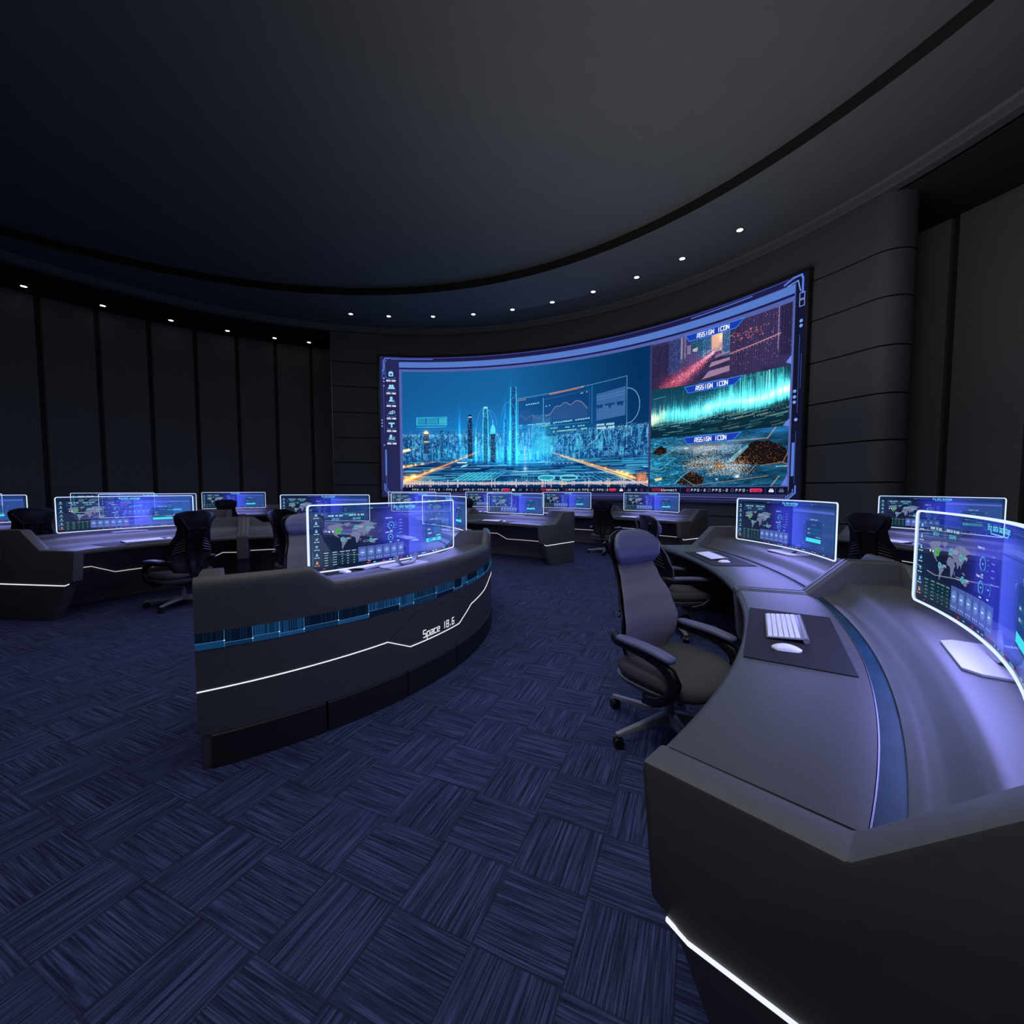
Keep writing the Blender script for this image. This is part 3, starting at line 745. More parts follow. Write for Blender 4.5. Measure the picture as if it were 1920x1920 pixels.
# ------------------------------------------------------------------ desk mats, keyboards, mice
def make_mat():
    mb = MB(); mb.box(-.188, .188, -.42, .42, 0, .003); o = mb.build('desk_mat', M['mat'], None, bevel=.0012, smooth=False); return o
def make_keyboard():
    t = empty('keyboard', (0, 0, 0)); w, d = .42, .165
    # x = away from the operator
    mb = MB(); mb.loft([[(x, y, z) for x, z in ((-d / 2, .004), (-d / 2, .009), (d / 2 - .02, .0235), (d / 2 - .02, .0165))] for y in (-w / 2, w / 2)])
    mb.build('body', M['alu_d'], t, bevel=.002)
    mb = MB(); mb.cyl((d / 2 - .012, -w / 2, .0135), (d / 2 - .012, w / 2, .0135), .0125, n=20); mb.build('battery_tube', M['alu_d'], t)
    mb = MB(); rows = 6; ux = (d - .036) / rows; sl = (.0235 - .009) / (d - .02)
    for r_ in range(rows):
        x0 = -d / 2 + .006 + r_ * ux; x1 = x0 + ux - .0035
        if r_ == 0: ws = [1, 1, 1, 1.3, 5.2, 1.3, 1, 1, 1, 1]
        elif r_ in (1, 2): ws = [1.9 - .2 * r_] + [1] * 11 + [1.9 - .2 * (r_ - 1)]
        else: ws = [1.2] + [1] * 12 + [1.4]
        tot = sum(ws); y = w / 2 - .006; sc = (w - .012) / tot
        for q in ws:
            y0 = y - q * sc + .0035
            z = lambda x: .009 + (x + d / 2) * sl
            vs = [(x0, y0, z(x0)), (x1, y0, z(x1)), (x1, y, z(x1)), (x0, y, z(x0))]; e = .0012
            top = [(x0 + e, y0 + e, z(x0) + .0035), (x1 - e, y0 + e, z(x1) + .0035), (x1 - e, y - e, z(x1) + .0035), (x0 + e, y - e, z(x0) + .0035)]
            mb.add(vs + top, [(4, 5, 6, 7), (0, 1, 5, 4), (1, 2, 6, 5), (2, 3, 7, 6), (3, 0, 4, 7)]); y -= q * sc
    mb.build('keys', M['key'], t, smooth=False); return t
def make_mouse():
    mb = MB(); rings = []
    for i in range(13):
        u = i / 12; x = -.057 + .114 * u; hw = .028 * (max(.0, 1 - (2 * u - 1) ** 4)) ** .5 + .0015; h = .005 + .019 * math.sin(PI * min(1, .06 + u * .92)) ** .9
        rings.append([(x, hw * math.cos(a), .0015 + h * max(0, math.sin(a)) ** .7) for a in [PI * k / 12 for k in range(13)]] + [(x, -hw * .8, .0), (x, hw * .8, .0)])
    mb.loft(rings); return mb.build('mouse', M['white'], None, angle=50)
PM, PK, PO = make_mat(), make_keyboard(), make_mouse(); first = True
def station(Ri, ph, where, kw='white keyboard', turn=0.0, kx=.27, mx=-.06):
    global first
    a = math.degrees(1 / (Ri + .2))
    m, k, o = (PM, PK, PO) if first else (PM.copy(), copy_tree(PK), PO.copy())
    if not first: COL.objects.link(m); COL.objects.link(o)
    first = False
    m.location = P(Ri + .205, ph + .19 * a, ZW + .002); m.rotation_euler = (0, 0, R(ph + .19 * a))
    k.location = P(Ri + .18, ph + kx * a, ZW + .0055); k.rotation_euler = (0, 0, R(ph + kx * a + turn))
    o.location = P(Ri + .18, ph + mx * a, ZW + .0055); o.rotation_euler = (0, 0, R(ph + mx * a + 12))
    tag(m, 'black rectangular desk mat ' + where, 'desk mat', 'desk mats'); tag(k, 'white keyboard with grey body ' + where, 'keyboard', 'keyboards')
    tag(o, 'small white mouse ' + where, 'mouse', 'computer mice')
station(4.91, -33.0, 'nearest to us on the right foreground desk', turn=0)
station(4.91, -6.8, 'beyond the divider on the right foreground desk')
station(1.84, 148.0, 'on the far left desk below the large monitor', kx=.16, mx=-.12)
station(1.84, -32.5, 'behind the nearest monitor on the lettered desk')
station(1.84, 31.0, 'on the hidden second seat of the lettered desk')
station(1.84, 88.0, 'behind the dark chair, second seat of the far left desk')
station(4.91, 56.0, 'on the mid-room desk with the slanted end panel')
station(4.91, 82.6, 'on the far seat of the mid-room desk')
station(7.86, 41.3, 'on the far-row desk under the lone right monitor')
station(7.86, 57.6, 'on the far-row desk under the word connect')
station(7.86, 74.0, 'on the far-row desk beside the small dark chair top')
station(7.86, 123.0, 'on the far-row desk before the slatted wall')
station(7.86, 4.4, 'on the desk behind the right foreground desk')

# ------------------------------------------------------------------ office chairs (x = forward)
def se_ring(cx, cz, hw, hd, n=28, e=2.6, bend=0.0, tilt=0.0):
    """superellipse in plan at height cz: half depth hd along x, half width hw along y; bend pulls the sides forward"""
    out = []
    for k in range(n):
        t = 2 * PI * k / n; c, s = math.cos(t), math.sin(t)
        x = hd * math.copysign(abs(c) ** (2 / e), c); y = hw * math.copysign(abs(s) ** (2 / e), s)
        out.append((cx + x + bend * (y / .25) ** 2, y, cz + tilt * x))
    return out
def spl(tab, t):
    for (a, *p), (b, *q) in zip(tab, tab[1:]):
        if a <= t <= b:
            u = (t - a) / (b - a); u = u * u * (3 - 2 * u) * .5 + u * .5
            return [x + (y - x) * u for x, y in zip(p, q)]
    return list(tab[-1][1:])
#        z     x      half width
BACK = [(.38, -.215, .135), (.46, -.205, .195), (.57, -.188, .242), (.66, -.185, .250), (.80, -.20, .225), (.92, -.232, .182), (1.03, -.262, .165), (1.08, -.272, .170)]
SHELL = [(.345, -.225, .07), (.40, -.235, .13), (.49, -.232, .21), (.60, -.22, .262), (.68, -.218, .268), (.82, -.238, .238), (.94, -.268, .20), (1.02, -.285, .195), (1.10, -.288, .225), (1.16, -.285, .232), (1.205, -.285, .20), (1.222, -.285, .13)]
HEAD = [(1.005, -.25, .12, .02), (1.02, -.245, .172, .035), (1.06, -.238, .200, .045), (1.12, -.240, .210, .045), (1.17, -.248, .190, .036), (1.205, -.255, .15, .026), (1.222, -.258, .09, .014)]
for T in (BACK, SHELL, HEAD):
    for i, r_ in enumerate(T): T[i] = (r_[0], r_[1] - .075 * max(0, (r_[0] - .66) / .56), *r_[2:])
def make_chair():
    t = empty('office_chair', (0, 0, 0))
    mb = MB(); mb.loft([se_ring(*(lambda v: (v[0], z, v[1], .020))(spl(BACK, z)), bend=.055) for z in [.38 + .70 * i / 28 for i in range(29)]])
    mb.build('backrest', M['fabric'], t, angle=50)
    mb = MB(); mb.loft([se_ring(*(lambda v: (v[0], z, v[1], .016))(spl(SHELL, z)), bend=.062, e=3) for z in [.345 + .877 * i / 38 for i in range(39)]])
    # raised ribs and the Y fold on the rear of the shell
    for s in (-1, 1):
        mb.tube([(-.365, s * .205, 1.15), (-.363, s * .15, 1.07), (-.342, s * .10, .99), (-.311, s * .085, .88), (-.268, s * .075, .72), (-.262, s * .05, .50)], .012, .012, n=8)
        for k in range(5): mb.tube([(-.236 - .006 * k + .02, s * .225 - s * .012 * k, .70 + .035 * k), (-.264 - .008 * k, s * .10, .735 + .035 * k)], .006, .008, n=6)
    mb.tube([(-.348, -.10, 1.0), (-.352, 0, 1.005), (-.348, .10, 1.0)], .01, .01, n=8)
    mb.build('back_shell', M['shell'], t, angle=50)
    mb = MB(); mb.loft([se_ring(*(lambda v: (v[0], z, v[1], v[2]))(spl(HEAD, z)), bend=.055) for z in [1.005 + .217 * i / 16 for i in range(17)]])
    mb.build('headrest', M['leather'], t, angle=60)
    LOW = .08
    # seat cushion with waterfall front, pan below
    mb = MB(); rings = []
    for z, g in ((.435, .80), (.445, .92), (.465, .985), (.485, 1.0), (.503, .985), (.515, .94), (.522, .84), (.5235, .6), (.522, .3)):
        rg = []
        for x, y, zz in se_ring(.035, z, .31 * g, .285 * g, n=36, e=3.2):
            drop = .035 * max(0, (x - .12) / .17) ** 2
            rg.append((x, y, zz - drop + .012 * max(0, (-x - .05) / .2) + .022 * (y / .26) ** 2 * (1 if z > .5 else .4)))
        rings.append(rg)
    rings = [[(x, y, z - LOW) for x, y, z in rg] for rg in rings]; mb.loft(rings); mb.build('seat', M['seatfab'], t, angle=60)
    mb = MB(); mb.loft([se_ring(.02, z - LOW, .31 * g, .275 * g, n=32, e=3.0) for z, g in ((.37, .4), (.38, .6), (.405, .86), (.43, .97), (.452, 1.0))])
    mb.build('seat_pan', M['pan'], t, angle=60)
    mb = MB(); mb.box(-.12, .10, -.07, .07, .345, .39); mb.tube([(.02, -.07, .365), (.02, -.22, .36)], .008, .008, n=8, side=Vector((1, 0, 0))); mb.tube([(.02, -.19, .36), (.02, -.27, .357)], .012, .018, n=8, side=Vector((1, 0, 0)))
    mb.tube([(-.10, 0, .40), (-.20, 0, .40), (-.245, 0, .46), (-.25, 0, .56)], .05, .018, n=10)
    mb.v = [(x, y, z - LOW) for x, y, z in mb.v]; mb.build('tilt_mechanism', M['shell'], t, bevel=.006)
    for s in (-1, 1):
        y = .295 * s
        mb = MB()
        mb.tube([(-.235, s * .235, .665), (-.205, s * .27, .668), (-.15, y, .664), (-.05, y, .655), (.06, y, .645), (.15, y, .628), (.215, y, .595), (.245, y, .545), (.235, y, .495), (.20, y, .45), (.15, y, .415), (.10, y * .97, .395), (.06, y * .93, .388), (.03, y * .85, .392), (.0, y * .7, .395)],
                [.02, .022, .024, .024, .024, .025, .026, .027, .027, .026, .025, .026, .028, .026, .02], [.035, .036, .03, .026, .026, .03, .036, .038, .034, .03, .03, .034, .036, .03, .015], n=14, e=2.6)
        mb.v = [(x, y, z - LOW) for x, y, z in mb.v]; a = mb.build('armrest', M['shell'], t, angle=50)
        mb = MB(); pth = []; rr = [.012, .028, .036, .040, .041, .041, .040, .034, .014]; hh = [.008, .016, .019, .02, .02, .02, .02, .018, .008]
        for i, x in enumerate((-.155, -.145, -.12, -.05, .04, .12, .18, .225, .238)): pth.append((x, y, .692 - .018 * max(0, (x - .0) / .2) ** 2 - .004))
        mb.tube(pth, rr, hh, n=16, e=2.6); mb.v = [(x, y, z - LOW) for x, y, z in mb.v]; mb.build('arm_pad', M['leather'], a, angle=60)
    mb = MB(); mb.cyl((0, 0, .12), (0, 0, .20), .030, n=20); mb.cyl((0, 0, .20), (0, 0, .28), .019, n=16); mb.cyl((0, 0, .085), (0, 0, .135), .048, .036, n=20)
    mb.build('gas_column', M['base'], t, angle=40)
    mb = MB()
    for k in range(5):
        a = 2 * PI * k / 5 + .80; c, s = math.cos(a), math.sin(a); rings = []
        for d, hw, z0, z1 in ((.03, .034, .075, .128), (.12, .028, .078, .118), (.28, .022, .076, .102), (.395, .018, .07, .09), (.405, .012, .072, .088)):
            rings.append([(d * c - w * s, d * s + w * c, z) for w, z in ((-hw, z0), (hw, z0), (hw * .75, z1), (-hw * .75, z1))])
        mb.loft(rings)
    mb.build('star_base', M['base'], t, bevel=.004)
    for k in range(5):
        a = 2 * PI * k / 5 + .80; c, s = math.cos(a), math.sin(a); ct = Vector((.388 * c, .388 * s, .031)); mb = MB(); ax = Vector((-s, c, 0))
        ax = Vector((math.cos(a + 1.1), math.sin(a + 1.1), 0))
        for q in (-1, 1): mb.cyl(ct + ax * q * .006, ct + ax * q * .027, .031, .029, n=18)
        mb.cyl(ct, ct + Vector((0, 0, .045)), .011, n=10); mb.cyl(ct - ax * .01, ct + ax * .01, .024, n=14)
        mb.build('caster', M['rubber'], t, angle=40)
    return t
CH = make_chair(); chfirst = True
def chair(x, y, face, label):
    global chfirst
    o = CH if chfirst else copy_tree(CH); chfirst = False
    o.location = (x, y, 0); o.rotation_euler = (0, 0, R(face)); return tag(o, label, 'chair', 'high-backed office chairs')
def chair_p(r, ph, face, label): x, y, _ = P(r, ph, 0); return chair(x, y, face, label)
chair(.97, 2.54, -57, 'grey high-backed office chair in the foreground, turned to us at the right desk')
chair(1.73, 4.43, 3, 'office chair directly behind the foreground grey chair, partly hidden by it')
chair_p(7.32, 44.6, 62, 'dark office chair seen from behind, standing alone in the aisle below the video wall')
chair_p(7.38, 75.0, 70, 'small dark chair top above the mid-room desk divider, left of its monitor')
chair(-3.02, 5.98, 78, 'dark chair back seen between the big left monitor and the nearest monitor')
chair(-2.03, 4.37, -42, 'chair with pale headrest facing us behind the lettered desk')
chair(-4.24, 5.40, 156, 'dark office chair seen from behind at left, arm and wheeled base in view')
chair_p(4.42, 158.5, 150, 'dark chair back at the far left picture edge, behind the first desk')
chair_p(7.38, 124.2, 118, 'small dark chair top before the far monitor by the slatted wall')
chair(4.38, 4.98, 22, 'dark office chair seen from behind at right, behind the foreground desk divider')

# ------------------------------------------------------------------ pictures on the video wall (painted numerically, shown as emission of a fine mesh)
class Pic:
    def __init__(s, w, h):
        s.w, s.h = w, h; s.a = np.zeros((h, w, 3)); s.U, s.V = np.meshgrid((np.arange(w) + .5) / w, (np.arange(h) + .5) / h); s.asp = w / h
    def blend(s, m, c, k=1.0):
        m = np.clip(m * k, 0, 1)[..., None]; s.a = s.a * (1 - m) + np.array(c) / 255 * m
    def add(s, m, c): s.a = s.a + m[..., None] * np.array(c) / 255
    def rect(s, u0, v0, u1, v1, c, k=1.0, add=False):
        x0, x1 = max(0, int(u0 * s.w)), min(s.w, max(int(u0 * s.w) + 1, int(round(u1 * s.w)))); y0, y1 = max(0, int(v0 * s.h)), min(s.h, max(int(v0 * s.h) + 1, int(round(v1 * s.h))))
        if x1 <= x0 or y1 <= y0: return
        r = s.a[y0:y1, x0:x1]; col = np.array(c) / 255
        s.a[y0:y1, x0:x1] = r + col * k if add else r * (1 - k) + col * k
    def dist(s, u0, v0, u1, v1):
        x, y = s.U * s.asp, s.V; ax, ay, bx, by = u0 * s.asp, v0, u1 * s.asp, v1
        L = (bx - ax) ** 2 + (by - ay) ** 2 + 1e-12; t = np.clip(((x - ax) * (bx - ax) + (y - ay) * (by - ay)) / L, 0, 1)
        return np.hypot(x - ax - t * (bx - ax), y - ay - t * (by - ay)) * s.h, t
    def line(s, u0, v0, u1, v1, w, c, k=1.0, soft=.7, add=False, fade=0):
        pad = (w + soft * 4 + 2) / s.h; 
        d, t = s.dist(u0, v0, u1, v1); m = np.clip((w / 2 + soft - d) / soft, 0, 1) * k
        if fade: m = m * (1 - fade * t)
        s.add(m, c) if add else s.blend(m, c)
    def path(s, pts, w, c, k=1.0, **q):
        for p, r in zip(pts, pts[1:]): s.line(*p, *r, w, c, k, **q)
    def glow(s, u, v, ru, rv, c, k=1.0): s.add(k * np.exp(-(((s.U - u) / ru) ** 2 + ((s.V - v) / rv) ** 2)), c)
    def dots(s, us, vs, cols, ks):
        x = np.clip((us * s.w).astype(int), 0, s.w - 1); y = np.clip((vs * s.h).astype(int), 0, s.h - 1)
        np.add.at(s.a, (y, x), np.asarray(cols) / 255 * np.asarray(ks)[:, None])
    def poly(s, pts, c, k=1.0):
        x, y = s.U, s.V; inside = np.zeros_like(x, bool); n = len(pts)
        for i in range(n):
            (x0, y0), (x1, y1) = pts[i], pts[(i + 1) % n]
            if y0 == y1: continue
            inside ^= ((y0 > y) != (y1 > y)) & (x < (x1 - x0) * (y - y0) / (y1 - y0) + x0)
        s.blend(inside.astype(float), c, k)
def vnoise(w, h, sx, sy, seed, oct=3):
    r = np.random.default_rng(seed); out = np.zeros((h, w)); amp = 1; tot = 0
    for o in range(oct):
        gw, gh = int(sx * 2 ** o) + 2, int(sy * 2 ** o) + 2; g = r.random((gh, gw))
        x = np.linspace(0, gw - 1.001, w); y = np.linspace(0, gh - 1.001, h); xi, yi = x.astype(int), y.astype(int); fx, fy = x - xi, (y - yi)[:, None]
        fx = fx * fx * (3 - 2 * fx); fy = fy * fy * (3 - 2 * fy)
        a = g[yi][:, xi] * (1 - fx) + g[yi][:, xi + 1] * fx; b = g[yi + 1][:, xi] * (1 - fx) + g[yi + 1][:, xi + 1] * fx
        out += amp * (a * (1 - fy) + b * fy); tot += amp; amp *= .5
    return out / tot

def city():
    p = Pic(700, 340); U, V = p.U, p.V; r = np.random.default_rng(5)
    # night sky, brighter in the middle
    left, mid, right = np.array([22, 104, 172]) / 255, np.array([26, 112, 182]) / 255, np.array([6, 56, 108]) / 255
    w2 = np.clip((U - .45) / .5, 0, 1)[..., None]; w1 = np.clip(U / .35, 0, 1)[..., None]
    sky = (left * (1 - w1) + mid * w1) * (1 - w2) + right * w2
    sky = sky * (.86 + .10 * (1 - V))[..., None]
    p.a = sky.copy()
    p.glow(.42, .40, .34, .22, (10, 50, 70), .8)
    # city carpet: haze and small windows
    hz = .455 + .012 * np.sin(U * 40) + .008 * np.sin(U * 97)
    m = np.clip((hz - V) / .02, 0, 1)
    base = np.array([14, 66, 124]) / 255 * (.75 + .5 * vnoise(p.w, p.h, 40, 16, 3)[..., None]); cen = np.exp(-((U - .42) / .26) ** 2)[..., None]
    base = base + cen * np.array([6, 60, 90]) / 255
    p.a = p.a * (1 - m[..., None]) + base * m[..., None]
    N = 17000; us = r.random(N); vs = .20 + .26 * r.random(N) ** .85
    pal = np.array([[120, 210, 255], [60, 170, 240], [190, 235, 255], [255, 190, 130], [40, 120, 220]]); ci = r.choice(5, N, p=[.36, .28, .14, .07, .15])
    p.dots(us, vs, pal[ci], r.uniform(.25, 1.0, N))
    n = 1300; us = r.random(n); p.dots(us, .452 + .012 * r.standard_normal(n), np.tile([[255, 215, 200]], (n, 1)), r.uniform(.2, .6, n))
    # blocks
    for _ in range(560):
        u = r.random(); v0 = .2 + .2 * r.random(); h = r.uniform(.03, .12) * (1.3 if .25 < u < .65 else .8); w = r.uniform(.004, .014); cy = math.exp(-((u - .43) / .2) ** 2)
        p.rect(u, v0, u + w, v0 + h, (10 + 20 * cy, 50 + 60 * cy, 105 + 70 * cy), .55)
        for k in range(int(h * 60)):
            if r.random() < .55: p.rect(u + w * r.random() * .7, v0 + h * r.random(), u + w, v0 + h * r.random() + .004, (110, 200, 245), .5)
        if r.random() < .25: p.rect(u, v0, u + .0016, v0 + h, (90, 225, 250), .7)
    p.glow(.40, .28, .20, .09, (16, 110, 140), .45); p.glow(.47, .22, .05, .09, (16, 130, 150), .4); p.glow(.57, .30, .06, .14, (8, 110, 135), .35)
    for _ in range(120):
        u = .42 + .17 * r.standard_normal(); v = .2 + .12 * r.random(); p.rect(u, v, u + .0017, v + r.uniform(.02, .12), (70, 235, 255), r.uniform(.25, .75))
    def tower(u0, u1, v0, v1, body, edge, lit=.5, taper=0.0, ek=.8, seed=1):
        rr = np.random.default_rng(seed); n = 30
        for i in range(n):
            t = i / n; q = taper * max(0, (t - .7) / .3) * (u1 - u0) / 2; p.rect(u0 + q, v0 + (v1 - v0) * t, u1 - q, v0 + (v1 - v0) * (t + 1 / n), body, .85)
            if ek: p.rect(u0 + q, v0 + (v1 - v0) * t, u0 + q + .002, v0 + (v1 - v0) * (t + 1 / n), edge, ek); p.rect(u1 - q - .002, v0 + (v1 - v0) * t, u1 - q, v0 + (v1 - v0) * (t + 1 / n), edge, ek)
        k = int(lit * 160)
        us = u0 + (u1 - u0) * rr.random(k); vs = v0 + (v1 - v0) * rr.random(k) * .95; p.dots(us, vs, np.tile([[150, 225, 255]], (k, 1)), rr.uniform(.3, .8, k))
    tower(.155, .172, .24, .50, (16, 70, 120), (60, 170, 230), .6, ek=.4, seed=2)
    tower(.088, .108, .30, .47, (20, 40, 80), (60, 130, 190), .4, ek=.2, seed=3); p.rect(.089, .468, .107, .488, (255, 215, 170), .95); p.rect(.094, .488, .102, .497, (255, 190, 120), .9); p.rect(.089, .395, .107, .405, (255, 220, 170), .9)
    p.glow(.098, .47, .016, .03, (200, 110, 50), .45)
    tower(.272, .293, .25, .63, (12, 34, 74), (50, 130, 200), .5, .35, .35, 4); p.rect(.277, .605, .288, .612, (235, 245, 255), .9)
    tower(.336, .360, .20, .685, (22, 96, 150), (90, 245, 255), .9, .3, .95, 5); p.rect(.341, .675, .356, .69, (150, 250, 255), .9)
    tower(.368, .391, .22, .46, (14, 44, 88), (70, 190, 240), .8, ek=.4, seed=6)
    for t in np.linspace(0, 1, 26):
        w = .011 * math.sqrt(max(0, 1 - t * t)); p.rect(.3795 - w, .46 + .075 * t, .3795 + w, .463 + .075 * t, (90, 235, 250), .8)
    p.rect(.3785, .53, .3805, .575, (150, 250, 255), .9)
    tower(.425, .440, .20, .58, (10, 60, 120), (60, 220, 250), .5, ek=.6, seed=7)
    tower(.452, .479, .15, .845, (24, 92, 158), (80, 235, 255), 1.0, .12, .75, 8)
    p.rect(.456, .60, .474, .835, (10, 56, 112), .55); p.dots(.457 + .018 * r.random(90), .2 + .63 * r.random(90), np.tile([[170, 230, 255]], (90, 1)), r.uniform(.3, .7, 90))
    p.glow(.453, .36, .006, .30, (20, 150, 190), .9); p.glow(.478, .30, .006, .28, (20, 160, 190), .8); p.glow(.238, .46, .004, .14, (20, 130, 220), .7); p.glow(.306, .33, .0035, .12, (60, 220, 240), .9); p.glow(.43, .45, .006, .2, (10, 110, 190), .6)
    for u in np.linspace(.545, .615, 11): p.rect(u, .30, u + .0045, .58 + .018 * math.sin(u * 60), (50, 190, 240), .55); p.rect(u + .001, .5, u + .0022, .60, (120, 240, 255), .6)
    for u in np.linspace(.56, .635, 14): p.rect(u, .27 + .02 * math.sin(u * 80), u + .0022, .42, (90, 240, 255), .55)
    for v in np.linspace(.19, .34, 8): p.rect(.505, v, .523, v + .004, (200, 235, 250), .6)
    p.rect(.513, .17, .5155, .35, (200, 240, 255), .7)
    for u0, u1 in ((.72, .745), (.80, .83)):
        for k in range(9): p.rect(u0 + k * (u1 - u0) / 9, .30, u0 + k * (u1 - u0) / 9 + .002, .36 + .09 * math.sin(k * .7) ** 2, (80, 200, 235), .6)
    p.path([(.70, .36), (.73, .44), (.75, .36)], 1.2, (120, 225, 250), .7); p.path([(.77, .33), (.80, .37), (.83, .45), (.84, .36)], 1.2, (140, 235, 250), .7)
    p.rect(.935, .38, .938, .44, (110, 210, 240), .8); p.rect(.96, .37, .97, .45, (60, 150, 210), .7)
    # arcs of light over the towers
    for cu, cv, ru, rv in ((.345, .50, .035, .18), (.365, .52, .03, .14), (.445, .58, .03, .14)):
        t = np.linspace(0, PI, 26); p.path(list(zip(cu + ru * np.cos(t), cv + rv * np.sin(t))), .8, (80, 180, 230), .55)
    # dark graphic foreground
    m = np.clip((.235 + .02 * np.sin(U * 9) - V) / .05, 0, 1); fg = np.array([9, 42, 98]) / 255 * (.55 + .9 * vnoise(p.w, p.h, 5, 40, 8)[..., None])
    p.a = p.a * (1 - m[..., None] * .93) + fg * m[..., None] * .93
    for _ in range(330):
        v = .03 + .2 * r.random(); u = r.random(); L = r.uniform(.02, .16); c = [(30, 150, 210), (60, 200, 235), (20, 90, 170), (130, 230, 250)][r.integers(4)]
        p.line(u, v, u + L, v + (u - .48) * -.03 * L, r.uniform(.6, 1.5), c, r.uniform(.25, .8))
    for k in range(9): p.poly([(.245 + .021 * k - .045, .062), (.255 + .021 * k - .04, .062), (.285 + .0185 * k, .135), (.274 + .0185 * k, .135)], (70, 205, 225), .85 if k < 7 else .55)
    for k in range(9): p.poly([(.73 + .026 * k, .062), (.741 + .026 * k, .062), (.712 + .019 * k, .115), (.705 + .019 * k, .115)], (60, 150, 190), .75)
    for cu, fill in ((.604, True), (.696, False)):
        t = np.linspace(0, 2 * PI, 30); q = list(zip(cu + .034 * np.cos(t), .083 + .02 * np.sin(t)))
        if fill: p.poly(q, (40, 170, 200), .8)
        p.path(q, 1.8, (130, 240, 245), .95)
    for k in range(5): p.rect(.50 + .012 * k, .07, .503 + .012 * k, .12 - .006 * (k % 3), (50, 160, 190), .7)
    p.line(.1, .128, .95, .122, 1.0, (90, 190, 230), .7); p.rect(.60, .055, .68, .059, (120, 240, 240), .9)
    for u in np.linspace(.46, .66, 60): p.rect(u, .138, u + .0016, .143, (170, 230, 250), .7)
    for u in np.linspace(.5, .62, 26): p.rect(u, .15, u + .0018, .175, (30, 90, 150), .8)
    for k in range(7): p.path([(.60 + .017 * k, .205), (.605 + .017 * k, .195), (.61 + .017 * k, .205)], .9, (170, 230, 245), .7)
    p.rect(.228, .215, .268, .223, (240, 250, 255), .95); p.poly([(.24, .175), (.265, .185), (.275, .205), (.25, .195)], (160, 245, 240), .9)
    p.poly([(.72, .225), (.84, .23), (.80, .205), (.70, .21)], (60, 170, 200), .6); p.poly([(.80, .19), (.99, .20), (.99, .178), (.84, .172)], (50, 160, 205), .65); p.poly([(.88, .13), (.95, .15), (.99, .135), (.93, .118)], (70, 160, 205), .6)
    # roads with orange lamps
    def road(u0, v0, u1, v1, w0, seed, k=1.0):
        rr = np.random.default_rng(seed); d, t = p.dist(u0, v0, u1, v1); w = w0 * (1 - .85 * t); m = np.exp(-(d / w) ** 2)
        p.blend(m * .75 * k, (205, 110, 60)); p.add(np.exp(-(d / (w * .35)) ** 2) * .55 * k, (255, 180, 110)); p.add(np.exp(-((d) / (w * 2.2)) ** 2) * .16 * k, (255, 120, 20))
        for _ in range(14):
            q = rr.random() ** 1.4; ss = w0 * (1 - .85 * q) / p.h; p.glow(u0 + (u1 - u0) * q + rr.normal() * ss * .4, v0 + (v1 - v0) * q + ss * rr.uniform(.2, 1.3), .006 * (1.2 - q), .012 * (1.2 - q), (255, 170, 60), .55)
    road(-.02, .035, .315, .31, 7.5, 1, .8); road(-.02, .17, .16, .235, 3.2, 2, .6); road(1.03, .02, .63, .285, 6.5, 3, .9); road(.0, .31, .06, .345, 2.6, 4, .5)
    p.line(1.02, .0, .66, .26, 1.6, (255, 225, 190), .85); p.line(-.01, .06, .2, .19, 1.2, (255, 200, 170), .6)
    p.glow(.03, .07, .06, .05, (240, 120, 10), .7); p.glow(.91, .10, .022, .03, (255, 150, 20), .5)
    p.glow(.515, .16, .008, .018, (255, 220, 190), .6); p.rect(.955, .03, .995, .115, (70, 46, 70), .55)
    for _ in range(60): p.rect(.955 + .04 * r.random(), .03 + .085 * r.random(), .957 + .04 * r.random(), .04 + .08 * r.random(), (255, 160, 110), .25)
    # floating data panel
    quad = [(.485, .742), (.917, .817), (.919, .299), (.486, .342)]
    p.poly([(.487, .735), (.785, .77), (.785, .50), (.487, .53)], (16, 52, 112), .42); p.poly([(.80, .78), (.915, .80), (.915, .49), (.80, .50)], (14, 60, 118), .30)
    p.path([quad[0], quad[1], quad[2]], .7, (120, 190, 235), .75); p.line(.486, .345, .92, .300, .9, (90, 170, 220), .6); p.line(.486, .34, .485, .742, .8, (80, 180, 235), .7)
    p.line(.485, .727, .515, .733, 2.6, (190, 130, 130), .8); p.line(.617, .758, .735, .783, 3.6, (196, 124, 112), .9); p.line(.742, .785, .75, .787, 3.2, (210, 160, 140), .8)
    p.path([(.59, .72), (.775, .757), (.775, .545), (.59, .535)], 1.2, (50, 110, 185), .6); p.line(.59, .53, .59, .73, 1.0, (90, 190, 240), .8); p.line(.785, .50, .785, .78, 1.4, (60, 130, 200), .8)
    xs = np.linspace(.595, .768, 22); ys = .585 + .09 * np.clip((xs - .6) / .07, 0, 1) + .01 * np.sin(xs * 150) + .008 * np.sin(xs * 61) - .07 * np.clip((xs - .745) / .02, 0, 1)
    p.poly(list(zip(xs, ys)) + [(.768, .55), (.595, .55)], (70, 96, 150), .45); p.path(list(zip(xs, ys)), 1.0, (190, 165, 175), .65)
    xs = np.linspace(.49, .585, 14); p.path(list(zip(xs, .585 + .015 * np.sin(xs * 130))), .9, (170, 180, 220), .5); p.poly([(.49, .64), (.53, .645), (.54, .60), (.585, .59), (.585, .535), (.49, .53)], (60, 90, 150), .4)
    xs = np.linspace(.803, .913, 40); b = .615 + .012 * np.sin(xs * 160) + .01 * np.sin(xs * 410); sl = (xs - .803) * .17
    p.poly(list(zip(xs, .71 + sl)) + list(zip(xs[::-1], (b + sl * .4 + .02)[::-1])), (72, 112, 172), .75) if False else None
    p.poly([(.803, .715), (.913, .745), (.913, .645)] + list(zip(xs[::-1], (.632 + .4 * sl + .0 * b)[::-1])), (66, 112, 172), .8)
